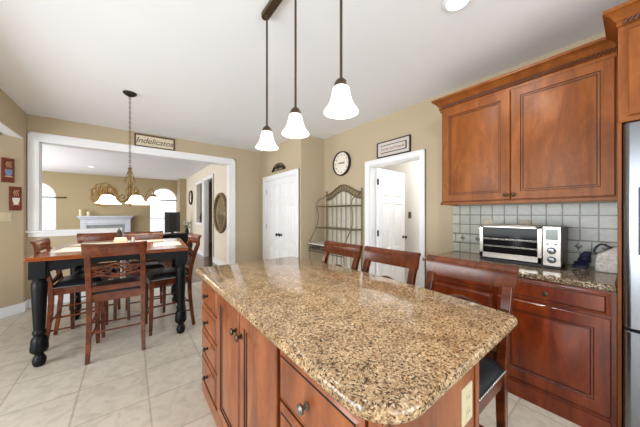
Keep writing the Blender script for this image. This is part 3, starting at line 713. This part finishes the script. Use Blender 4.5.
for k in range(5):
    a_ = base + R(250 + 72 * k); dx, dy = cos(a_), sin(a_)
    P = lambda r_, z_: (dx * r_, dy * r_, z_)
    m = MB(); m.tube(smoothpath([P(.015, 1.50), P(.07, 1.455), P(.13, 1.47), P(.16, 1.56), P(.195, 1.61), P(.222, 1.59), P(.225, 1.55)], 5), .0065, 7)
    m.tube(smoothpath([P(.13, 1.47), P(.10, 1.52), P(.07, 1.53), P(.06, 1.50), P(.08, 1.49)], 4), .004, 6)
    m.lathe([(.0, 1.55), (.018, 1.548), (.032, 1.535), (.036, 1.52), (.0, 1.518)], (dx * .225, dy * .225, 0), 14); ar = m.build('arm', 'litbronze', cl)
    m = MB(); m.lathe([(.028, 1.522), (.046, 1.51), (.060, 1.485), (.072, 1.455), (.098, 1.432), (.100, 1.428), (.095, 1.43), (.069, 1.452), (.056, 1.483), (.042, 1.506), (.024, 1.518)], (dx * .225, dy * .225, 0), 20); m.build('lamp_shade', 'chand_shade', ar)
    l = bpy.data.lights.new('chandelier_bulb', 'POINT'); l.energy = 2.2; l.color = (1, .85, .62); l.shadow_soft_size = .03
    lo_ = bpy.data.objects.new('chandelier_bulb', l); sc.collection.objects.link(lo_); lo_.location = (dx * .225, dy * .225, 1.44); lo_.parent = cl

# ------------------------------------------------------------ island pendant fixture
PX = .737
pf = thing('island_pendant_light', 'bronze bar pendant light with three white glass bells over the island', 'pendant light', (PX, 1.17, 0))
m = MB(); prof = [(.0, 0)]
ends = rrect(-.027, .027, -.42, .42, (.026,) * 4, 6)
m.prism(ends, H - .035, H - .001); m.build('ceiling_bar', 'bronze', pf, bev=.006)
for y in (.37, 0.005, -.372):
    m = MB(); m.tube([(0, y, H - .036), (0, y, 1.90)], .0065, 8); m.lathe([(.0, H - .055), (.010, H - .052), (.014, H - .035)], (0, y, 0), 12); rd = m.build('rod', 'bronze', pf)
    MB().lathe([(.0, 1.918), (.012, 1.916), (.024, 1.905), (.032, 1.888), (.033, 1.876), (0, 1.874)], (0, y, 0), 18).build('shade_cap', 'bronze', pf)
    m = MB(); m.lathe([(.030, 1.880), (.036, 1.872), (.041, 1.848), (.047, 1.822), (.058, 1.796), (.073, 1.776), (.079, 1.767), (.076, 1.766), (.070, 1.774), (.054, 1.795), (.043, 1.822), (.037, 1.848), (.032, 1.868), (.024, 1.874)], (0, y, 0), 28)
    m.build('lamp_shade', 'shade', pf)
    l = bpy.data.lights.new('pendant_bulb', 'POINT'); l.energy = 1.5; l.color = (1, .95, .88); l.shadow_soft_size = .03
    lo_ = bpy.data.objects.new('pendant_bulb', l); sc.collection.objects.link(lo_); lo_.location = (0, y, 1.80); lo_.parent = pf
def downlight(x, y, label, power=9, r=.085):
    t_ = thing('recessed_light', label, 'ceiling light', (x, y, H - .0005))
    MB().lathe([(r * .78, -.002), (r * .8, -.012), (r * .95, -.010), (r, -.004), (r, 0), (r * .78, 0)], n=32, cap=False).build('trim_ring', 'white', t_)
    MB().lathe([(.0, -.003), (r * .5, -.006), (r * .79, -.002), (r * .79, -.0005), (0, -.0005)], n=28).build('lens', 'lens', t_)
    l = bpy.data.lights.new('downlight_bulb', 'AREA'); l.shape = 'DISK'; l.size = r * 1.4; l.energy = power; l.color = (1, .97, .93)
    o = bpy.data.objects.new('downlight_bulb', l); sc.collection.objects.link(o); o.parent = t_; o.location = (0, 0, -.015)
downlight(1.677, .708, 'round white recessed downlight in the kitchen ceiling above counter')
downlight(-.9, 9.8, 'small recessed downlight in the family room ceiling above fireplace', 6)

# ------------------------------------------------------------ toaster oven
to = thing('toaster_oven', 'stainless toaster oven with glass door and two knobs on the back counter', 'toaster oven', (2.50, .335, .906))
W_, D_, HH = .53, .30, .315
m = MB(); m.box(.012, D_, 0.004, W_ - .004, .016, HH); m.build('body', 'greyside', to, bev=.012)
m = MB()
for x in (.03, .27):
    for y in (.03, W_ - .03): m.lathe([(.012, 0), (.014, .016)], (x, y, 0), 10)
m.build('foot', 'dark', to)
def ybox(mb, x0, x1, y0, y1, z0, z1): return mb.box(x0, x1, y0, y1, z0, z1)
# door frame (y from .13 to W)
dm = MB(); y0, y1, z0, z1 = .106, W_, .03, HH
dm.box(-.008, .014, y0, y1, z0, z0 + .045); dm.box(-.008, .014, y0, y1, z1 - .022, z1); dm.box(-.008, .014, y0, y0 + .028, z0, z1); dm.box(-.008, .014, y1 - .028, y1, z0, z1)
dr = dm.build('door', 'steel2', to, bev=.003)
MB().box(.002, .010, y0 + .026, y1 - .026, z0 + .043, z1 - .02).build('glass', 'ovenglass', dr)
m = MB()
for z in (.13, .19):
    m.tube([(-.001, y0 + .03, z), (-.001, y1 - .03, z)], .0022, 5)
    m.tube([(-.001, y0 + .03, z + .008), (-.001, y1 - .03, z + .008)], .001, 4)
m.build('rack', 'wire', dr)
m = MB(); m.tube(smoothpath([(-.006, y0 + .02, z1 - .018), (-.035, y0 + .03, z1 - .006), (-.038, y0 + .08, z1 - .002), (-.038, y1 - .08, z1 - .002), (-.035, y1 - .03, z1 - .006), (-.006, y1 - .02, z1 - .018)], 4), .008, 8); m.build('handle', 'steel2', dr)
cp = MB().box(-.010, .014, 0, .102, .02, HH).build('control_panel', 'steel2', to, bev=.003)
MB().box(-.012, -.009, .016, .086, .215, .295).build('screen', 'lcd', cp)
for y in (.028, .074):
    m = MB(); m.lathe([(0, .01), (.009, .008), (.010, 0)], n=14); m.xf(Matrix.Translation((-.010, y, .186)) @ Matrix.Rotation(R(-90), 4, 'Y')); m.build('button', 'nail', cp)
for z in (.135, .068):
    m = MB(); m.lathe([(0, .024), (.017, .022), (.020, .016), (.022, .004), (.026, .003), (.026, 0)], n=22); m.xf(Matrix.Translation((-.010, .051, z)) @ Matrix.Rotation(R(-90), 4, 'Y')); m.box(-.036, -.033, .049, .053, z - .016, z + .016); m.build('knob', 'steel', cp)
MB().box(-.006, .02, .002, W_, .004, .022).build('crumb_tray', 'dark', to)

# box and cord by the panel
tbx = thing('storage_bag', 'white mottled fabric bag slumped beside the refrigerator panel on the counter', 'bag', (2.71, .125, .906), 0)
q_ = [(.055, 0), (.057, .06), (.050, .118), (.0, .150), (-.052, .185), (-.055, .09), (-.055, 0)]
vs = []; k = 7
for j, s in enumerate((-.08, -.06, 0, .06, .08)):
    e = .94 if abs(s) > .07 else 1
    for (y, z) in q_: vs.append((s + .006 * sin(z * 40 + j), y * e, z * e + (.004 * sin(j * 2 + y * 60) if z > .05 else 0)))
fs = [(i * k + j, i * k + (j + 1) % k, (i + 1) * k + (j + 1) % k, (i + 1) * k + j) for i in range(4) for j in range(k)] + [tuple(range(k)), tuple(range(4 * k, 5 * k))[::-1]]
MB().add(vs, fs).build('fabric', 'stone', tbx, bev=.008)
m = MB(); m.tube(smoothpath([(-.03, .05, .118), (-.04, .06, .15), (0, .03, .19), (.03, -.02, .165)], 4), .007, 6); m.build('strap', 'greyside', tbx)
m = MB(); random.seed(3); pts = []
for i in range(60):
    a_ = i * 1.25 + random.random() * .8; f_ = i / 60; r_ = (.058 - .03 * f_) * (.6 + .4 * random.random())
    pts.append((2.655 + r_ * cos(a_), .252 - .035 * f_ + r_ * sin(a_) * .85, .916 + .115 * f_ + .012 * random.random()))
m.tube(smoothpath(pts, 4), .0062, 6)
tag(m.build('power_cord', 'cord'), 'dark navy power cord coiled in a heap beside the white bag', 'cord')

# ------------------------------------------------------------ refrigerator
fr = thing('refrigerator', 'stainless steel refrigerator at right edge with dark dispenser panel', 'refrigerator', (2.155, 0, 0))
RX = .04
MB().box(RX + .02, .66, -.93, .040, .02, 1.795).build('body', 'greyside', fr, bev=.004)
def fdoor(z0, z1, hole=None):
    m = MB(); prof_ = rrect(-.03, RX + .015, -.93, .042, (.004, .004, .028, .028), 6); m.prism(prof_, z0, z1); return m.build('door', 'steel', fr, bev=.006)
d1 = fdoor(.70, 1.81); d2 = fdoor(.03, .685)
m = MB(); m.box(-.036, -.028, -.27, -.008, 1.10, 1.46); dp = m.build('dispenser', 'blue', d1, bev=.004)
m = MB(); m.box(-.0365, -.0355, -.25, -.025, 1.12, 1.32); m.build('recess', 'dark', dp)
m = MB(); m.tube(smoothpath([(-.03, -.36, .80), (-.075, -.36, .84), (-.075, -.36, 1.6), (-.03, -.36, 1.66)], 4), .012, 8); m.build('handle', 'steel', d1)
m = MB(); m.tube(smoothpath([(-.03, -.85, .62), (-.075, -.82, .62), (-.075, -.15, .62), (-.03, -.12, .62)], 4), .012, 8); m.build('handle', 'steel', d2)
m = MB(); m.box(0, .04, -.90, .01, .0, .03); m.build('base_grille', 'dark', fr)

# ------------------------------------------------------------ wall decor
def framed(name, label, cat, O, U, V, N, w_, h_, fm, pm, fw=.018, th=.02):
    t_ = thing(name, label, cat)
    O = Vector(O); U = Vector(U); V = Vector(V); N = Vector(N); m = MB()
    for (a_, b_, c_, e_) in ((-w_/2, w_/2, h_/2 - fw, h_/2), (-w_/2, w_/2, -h_/2, -h_/2 + fw), (-w_/2, -w_/2 + fw, -h_/2 + fw, h_/2 - fw), (w_/2 - fw, w_/2, -h_/2 + fw, h_/2 - fw)):
        m.rings([(a_, b_, c_, e_, .001), (a_, b_, c_, e_, th)], O, U, V, N)
    m.build('frame', fm, t_, bev=.002)
    m = MB(); m.rings([(-w_/2 + fw, w_/2 - fw, -h_/2 + fw, h_/2 - fw, .001), (-w_/2 + fw, w_/2 - fw, -h_/2 + fw, h_/2 - fw, th * .5)], O, U, V, N); m.build('panel', pm, t_)
    return t_
# sign above the opening
s1 = framed('wall_sign', 'brown framed cream sign with dark script lettering above the wide opening', 'sign', (.352, YB, 2.568), (1, 0, 0), VZ, (0, -1, 0), .59, .215, 'signbrown', 'paper', .022)
text_mesh('lettering', 'Indelicatos', .135, (.345, YB - .0115, 2.568), (1, 0, 0), VZ, 'ink', s1, shear=.35, spacing=.95)
# sign above door (right wall): viewer sees +Y on the left, so text runs along -Y
s2 = framed('wall_sign', 'whitewashed sign in a black frame above the right hand white door', 'sign', (XR, 2.03, 2.222), (0, -1, 0), VZ, NX, .53, .215, 'ink', 'signwhite', .010, .035)
m = MB()
for (a_, b_, c_, e_) in ((-.20, .205, .048, .054), (-.20, .205, -.054, -.046), (.197, .21, -.054, .054)): m.rings([(a_, b_, c_, e_, .017), (a_, b_, c_, e_, .026)], (XR, 2.03, 2.222), (0, -1, 0), VZ, NX)
m.build('inner_border', 'ink', s2)
text_mesh('lettering', 'Family and Friends', .050, (XR - .019, 2.04, 2.222), (0, -1, 0), VZ, 'inkred', s2)
# wall clock
ck = thing('wall_clock', 'round wall clock with cream face and dark rim above the iron rack', 'clock', (XR, 3.05, 2.165), 0)
Ry = Matrix.Rotation(R(-90), 4, 'Y')
MB().lathe([(.185, .004), (.205, .002), (.208, .02), (.200, .05), (.190, .05), (.186, .03)], n=48, cap=False).xf(Ry).build('rim', 'ink', ck)
MB().lathe([(0, .004), (.19, .004), (.19, .028), (0, .028)], n=48).xf(Ry).build('face', 'clockface', ck)
for i in range(12):
    a_ = R(90 - 30 * (i + 1)); u = cos(a_) * .148; v = sin(a_) * .148
    text_mesh('numeral', str(i + 1), .042, (-.029, -u, v), (0, -1, 0), VZ, 'ink', ck)
m = MB()
for i in range(7): m.box(-.0300, -.0285, -.075 + i * .02, -.061 + i * .02, .004 - .003 * (i % 2), .020 - .002 * (i % 3))
m.build('inscription', 'ink', ck)
m = MB(); m.tube([(-.033, .012, .004), (-.033, -.085, -.012)], .003, 5); m.build('hour_hand', 'ink', ck)
m = MB(); m.tube([(-.036, -.012, 0), (-.036, .10, .012)], .0025, 5); m.build('minute_hand', 'ink', ck)
# scroll ornament above pantry door
def spiral(c, r0, r1, a0, turns, n_=22):
    return [(c[0] + (r0 + (r1 - r0) * i / n_) * cos(a0 + turns * 2 * pi * i / n_), c[1] + (r0 + (r1 - r0) * i / n_) * sin(a0 + turns * 2 * pi * i / n_)) for i in range(n_ + 1)]
m = MB(); xo = XP - .018
for s in (-1, 1):
    for (c_, r_) in (((.07 * s, .0), .045), ((.17 * s, -.02), .04), ((.24 * s, -.05), .028)):
        m.tube([(xo, 4.33 + y, 2.235 + z) for y, z in spiral(c_, .006, r_, 0 if s > 0 else pi, 1.5 * s)], .009, 6)
    m.tube([(xo, 4.33 + y * s, 2.235 + z) for y, z in ((0, .06), (.08, .07), (.18, .03), (.27, -.06))], .008, 6)
m.tube([(xo, 4.33 - .25, 2.175), (xo, 4.33 + .25, 2.175)], .007, 6); m.tube([(xo, 4.33, 2.175), (xo, 4.33, 2.31)], .012, 6)
m.box(xo, XP - .001, 4.32, 4.34, 2.22, 2.24)
tag(m.build('wall_ornament', 'darkiron'), 'dark iron scroll ornament above the pantry double door', 'wall ornament')
# coffee art panels on the angled wall
wd = Vector((1, 1, 0)).normalized(); wn = Vector((1, -1, 0)).normalized()
def artpanel(s_, zc, cup, label):
    O = Vector((XL, 5.04, zc)) + d * s_ + wn * .002
    t_ = thing('art_panel', label, 'wall art')
    MB().rings([(-.058, .058, -.155, .155, 0), (-.058, .058, -.155, .155, .014), (-.054, .054, -.151, .151, .017)], O, wd, VZ, wn).build('panel', 'artred', t_)
    m = MB(); pr = [(0, 0), (.022, 0), (.030, .02), (.036, .06), (.034, .06), (.028, .022), (0, .012)]
    # flat painted cup: outline
    def flat(pts, mname, nm, dd):
        mm = MB(); k = len(pts); vs = [O + wd * x + Vector((0, 0, z)) + wn * dd for x, z in pts] + [O + wd * x + Vector((0, 0, z)) + wn * (dd + .002) for x, z in pts]
        mm.add(vs, [tuple(range(k)), tuple(range(k, 2 * k))[::-1]] + [(i, (i + 1) % k, k + (i + 1) % k, k + i) for i in range(k)]); return mm.build(nm, mname, t_)
    flat([(-.018, -.075), (.018, -.075), (.032, -.04), (.036, .01), (-.036, .01), (-.032, -.04)], cup, 'painted_cup', .0165)
    flat([(-.042, -.085), (.042, -.085), (.03, -.075), (-.03, -.075)], 'steam', 'painted_saucer', .0165)
    mm = MB()
    for q2 in (-.018, .0, .018): mm.tube([O + wd * (q2 + .008 * sin(i * 1.2)) + Vector((0, 0, .035 + i * .011)) + wn * .0165 for i in range(8)], .003, 5)
    mm.build('painted_steam', 'steam', t_)
artpanel(.155, 1.873, 'cupblue', 'small rust coffee art panel with blue cup, the upper of two')
artpanel(.085, 1.515, 'cupwhite', 'small rust coffee art panel with white cup, the lower of two')
outlet('light_switch', 'almond double switch on angled wall below the coffee panels', Vector((XL, 5.04, 1.28)) + d * .175 + wn * .001, wd, VZ, wn, True, .115)
outlet('light_switch', 'small bronze switch on the white wall inside the right hand doorway', (4.149, 2.60, 1.29), UY, VZ, NX, True, .06, 'iron')

# ------------------------------------------------------------ iron baker's rack
rk = thing('bakers_rack', 'wrought iron shelf rack with arched scroll top against right wall', 'shelf rack', (XR, 3.01, 0))
ya, yb_ = -.42, .43
archp = lambda u: 1.66 + .14 * (cos(u * pi) * .5 + .5) ** 1.1    # u in -1..1
m = MB()
for y in (ya, yb_): m.tube([(-.03, y, 0), (-.03, y, 1.69)], .009, 6); m.lathe([(.012, 1.69), (.014, 1.70), (.006, 1.72), (0, 1.725)], (-.03, y, 0), 8)
for y in (ya, yb_):
    m.tube(smoothpath([(-.42, y, 0), (-.40, y, .40), (-.40, y, .80), (-.34, y, .95), (-.25, y, 1.10), (-.22, y, 1.25), (-.24, y, 1.40), (-.25, y, 1.50)], 5), .009, 6)
    m.tube(smoothpath([(-.25, y, 1.50), (-.2, y, 1.56), (-.10, y, 1.60), (-.03, y, 1.66)], 4), .007, 6)
m.build('frame', 'iron', rk)
m = MB()
for off in (0, -.10):
    m.tube([(-.03, ya + (yb_ - ya) * i / 24, archp(-1 + 2 * i / 24) + off) for i in range(25)], .009, 6)
for i in range(13):
    u = -1 + 2 * (i + .5) / 13; y = ya + (yb_ - ya) * (i + .5) / 13; z_ = archp(u) - .05
    m.tube([(-.03, y + .026 * cos(2 * pi * k / 10), z_ + .036 * sin(2 * pi * k / 10)) for k in range(10)], .006, 5, closed=True)
m.build('arched_header', 'iron', rk)
for z_, xf_, nm in ((1.44, -.25, 'shelf'), (1.07, -.26, 'shelf')):
    m = MB(); m.tube([(-.03, ya, z_), (xf_, ya, z_), (xf_, yb_, z_), (-.03, yb_, z_)], .009, 6, closed=True)
    for i in range(9): y = ya + (yb_ - ya) * (i + 1) / 10; m.tube([(-.03, y, z_), (xf_, y, z_)], .004, 4)
    m.box(xf_, -.03, ya, yb_, z_ + .005, z_ + .010); m.build(nm, 'iron', rk)
m = MB(); m.box(-.43, -.03, ya - .01, yb_ + .01, .80, .82); m.build('deck', 'slat', rk, bev=.004)
m = MB(); m.tube([(-.42, ya, .79), (-.42, yb_, .79)], .007, 6); m.tube([(-.42, ya, .69), (-.42, yb_, .69)], .007, 6)
for i in range(12):
    y = ya + (yb_ - ya) * (i + .5) / 12
    m.tube([(-.42, y + yy, .74 + zz) for yy, zz in spiral((0, 0), .008, .032, i, 1.2, 12)], .006, 5)
m.tube([(-.42, ya, .79), (-.03, ya, .79)], .007, 6); m.tube([(-.42, yb_, .79), (-.03, yb_, .79)], .007, 6)
for i in range(6):
    x = -.40 + .37 * (i + .5) / 6
    for y in (ya, yb_): m.tube([(x + yy, y, .74 + zz) for yy, zz in spiral((0, 0), .008, .03, i, 1.2, 12)], .006, 5)
m.build('scroll_band', 'darkiron', rk)
for i in range(7):
    y0_ = ya + .02 + (yb_ - ya - .04) * i / 7; u = -1 + 2 * (i + .5) / 7
    MB().box(-.016, -.006, y0_ + .01, y0_ + .085, .14, archp(u) - .11).build('back_slat', 'slat', rk, bev=.003)
m = MB(); m.box(-.42, -.03, ya, yb_, .13, .14); m.build('shelf', 'iron', rk)

# ------------------------------------------------------------ family room
fp = thing('fireplace', 'pale painted fireplace mantel and surround on the far wall', 'fireplace', (-.66, YF - .002, 0))
m = MB(); m.box(-.68, -.52, -.20, 0, 0, 1.13); m.box(.52, .68, -.20, 0, 0, 1.13); m.box(-.52, .52, -.20, 0, .91, 1.13); m.box(-.66, .66, -.22, -.2, .97, 1.0); m.build('surround', 'mantel', fp, bev=.01)
m = MB(); m.box(-.76, .76, -.30, 0, 1.19, 1.235); m.box(-.72, .72, -.25, 0, 1.13, 1.19); m.build('mantel_shelf', 'mantel', fp, bev=.01)
m = MB(); m.box(-.52, .52, -.16, 0, 0, .91); m.build('hearth_tiles', 'fire', fp)
m = MB(); m.box(-.40, .40, -.17, -.158, .05, .78); m.build('firebox_screen', 'fireblack', fp)
for x, h_, r_, lab in ((-1.34, .16, .05, 'tall cream candle on left end of mantel'), (-1.14, .09, .055, 'short cream candle on mantel right of tall candle')):
    c_ = thing('pillar_candle', lab, 'candle', (x, YF - .15, 1.236), 0, 'candles on the mantel')
    MB().lathe([(r_, 0), (r_, .012), (r_ * .5, .02), (r_ * .45, .04), (r_, .05), (r_, .055), (0, .055)], n=14).build('holder', 'cupwhite', c_)
    MB().lathe([(r_ * .75, .055), (r_ * .75, .055 + h_), (r_ * .6, .058 + h_), (0, .056 + h_)], n=14).build('wax', 'candle', c_)
m = MB(); yo = YF - .03; cxs = -.74
czs = 1.98
def ell(c_, rx, rz, n_=16): return [(c_[0] + rx * cos(2 * pi * k / n_), yo, c_[1] + rz * sin(2 * pi * k / n_)) for k in range(n_)]
for i in range(7):
    a_ = R(-15 + 210 * i / 6); c_ = (cxs + .27 * cos(a_), czs + .30 * sin(a_))
    m.tube(ell(c_, .10, .15), .010, 5, closed=True)
    m.tube([(x, yo - .015, z) for x, z in [(c_[0] + (p_[0] - c_[0]), c_[1] + (p_[1] - c_[1]) * 1.5) for p_ in spiral(c_, .02, .055, a_, .8, 10)]], .008, 5)
for i in range(5):
    a_ = pi * i / 4; m.tube([(cxs, yo, czs - .12), (cxs + .08 * cos(a_), yo, czs + .05 + .08 * sin(a_)), (cxs + .2 * cos(a_), yo, czs + .2 * sin(a_))], .012, 5)
m.tube(ell((cxs, czs + .08), .09, .12), .014, 5, closed=True)
m.tube(ell((cxs - .13, czs - .20), .09, .12), .012, 5, closed=True); m.tube(ell((cxs + .13, czs - .20), .09, .12), .012, 5, closed=True)
m.tube([(cxs - .36, yo, czs - .12), (cxs - .2, yo, czs - .34), (cxs, yo, czs - .40), (cxs + .2, yo, czs - .34), (cxs + .36, yo, czs - .12)], .013, 5)
tag(m.build('wall_sculpture', 'gold'), 'large gold and black iron scroll sculpture on the wall above fireplace', 'wall art')
for x0, x1, lab in ((-3.05, -1.72, 'dark curtain rod across the left arched window'), (.70, 1.52, 'dark curtain rod across the right arched window')):
    m = MB(); m.tube([(x0, YF - .05, 1.85), (x1, YF - .05, 1.85)], .016, 8)
    for x in (x0, x1): m.lathe([(0, -.03), (.028, 0), (0, .03)], (x, YF - .05, 1.85), 8)
    m.tube([(x1 - .1, YF - .05, 1.85), (x1 - .1, YF, 1.85)], .01, 6)
    tag(m.build('curtain_rod', 'darkiron'), lab, 'curtain rod', 'curtain rods')
tv = thing('television', 'dark grey television on the black stand before the arched window', 'television', (1.17, 9.9, .67), R(28))
m = MB(); m.box(-.27, .27, -.03, .03, 0, .70); m.build('screen', 'tv', tv, bev=.01)
m = MB(); m.box(-.10, .10, -.06, -.031, .05, .64); m.build('rear_housing', 'dark', tv, bev=.015)
m = MB(); m.box(-.2, .2, -.1, .1, -.05, -.035); m.box(-.04, .04, -.02, .02, -.04, .01); m.build('foot', 'dark', tv)
st = thing('television_stand', 'low black television stand in the family room', 'stand', (1.26, 9.95, 0), R(10))
m = MB(); m.box(-.50, .50, -.22, .22, .58, .62); m.box(-.48, .48, .18, .20, .06, .58); m.box(-.49, -.46, -.2, .2, 0, .58); m.box(.46, .49, -.2, .2, 0, .58); m.box(-.47, .47, -.2, .18, .22, .25); m.build('frame', 'dark', st, bev=.004)
m = MB(); m.box(-.45, -.01, -.21, -.20, .26, .57); m.build('door', 'black', st); m = MB(); m.box(.01, .45, -.21, -.20, .26, .57); m.build('door', 'black', st)
fl = thing('flower_arrangement', 'white flowers with grey green leaves beside the television', 'flowers', (1.63, 9.95, .621))
MB().lathe([(.05, 0), (.07, .06), (.05, .13), (.035, .16), (.04, .18)], n=14).build('vase', 'dark', fl)
random.seed(11); m1 = MB(); m2 = MB()
for i in range(26):
    a_ = random.random() * 2 * pi; r_ = .04 + .10 * random.random(); z_ = .24 + .2 * random.random(); p = (r_ * cos(a_), r_ * sin(a_), z_)
    m1.tube([(0, 0, .15), (p[0] * .4, p[1] * .4, z_ * .7), p], .004, 4)
    m1.lathe([(0, -.03), (.022, 0), (0, .03)], (p[0] * .8, p[1] * .8, z_ - .06), 5)
    if i % 2: m2.lathe([(0, -.02), (.024, -.005), (.03, .01), (0, .022)], p, 8)
m1.build('foliage', 'leaf', fl); m2.build('blooms', 'flower', fl)
# things on the family room right wall
mr = thing('oval_mirror', 'oval mirror in an antique bronze frame on the cream wall', 'mirror', (XF, 6.30, 1.335))
def oval(ax, bz, x, n_=48): return [(x, ax * cos(2 * pi * i / n_), bz * sin(2 * pi * i / n_)) for i in range(n_)]
m = MB(); m.tube(oval(.51, .46, -.02), .045, 8, closed=True); m.build('frame', 'pewterframe', mr)
m = MB(); m.tube(oval(.51, .46, -.055, 96), [.022 if i % 4 == 0 else .008 for i in range(96)], 6, closed=True); m.build('beading', 'gold', mr)
m = MB(); a_ = oval(.50, .45, -.018); k = len(a_); m.add(a_ + [(-.004, y, z) for x, y, z in a_], [tuple(range(k)), tuple(range(k, 2 * k))[::-1]] + [(i, (i + 1) % k, k + (i + 1) % k, k + i) for i in range(k)]); m.build('mirror_glass', 'mirror', mr)
c2 = thing('wall_clock', 'small black rimmed wall clock deep in the family room', 'clock', (XF, 10.0, 1.90))
MB().lathe([(.20, .002), (.26, .002), (.265, .03), (.245, .06), (.21, .05), (.20, .03)], n=32, cap=False).xf(Ry).build('rim', 'ink', c2)
MB().lathe([(0, .004), (.205, .004), (.205, .03), (0, .03)], n=32).xf(Ry).build('face', 'clockface', c2)
m = MB(); m.tube([(-.034, 0, 0), (-.034, .03, .13)], .006, 5); m.build('minute_hand', 'ink', c2); m = MB(); m.tube([(-.036, 0, 0), (-.036, -.08, -.03)], .008, 5); m.build('hour_hand', 'ink', c2)
m = MB(); m.lathe([(.05, 0), (.06, .02), (.03, .05), (.05, .12), (.045, .2), (.02, .26), (.03, .30), (0, .34)], n=14)
o = m.build('figurine', 'darkiron'); o.location = (XF + .06, 8.75, 1.03); tag(o, 'small dark figurine standing in the wall pass-through', 'figurine')
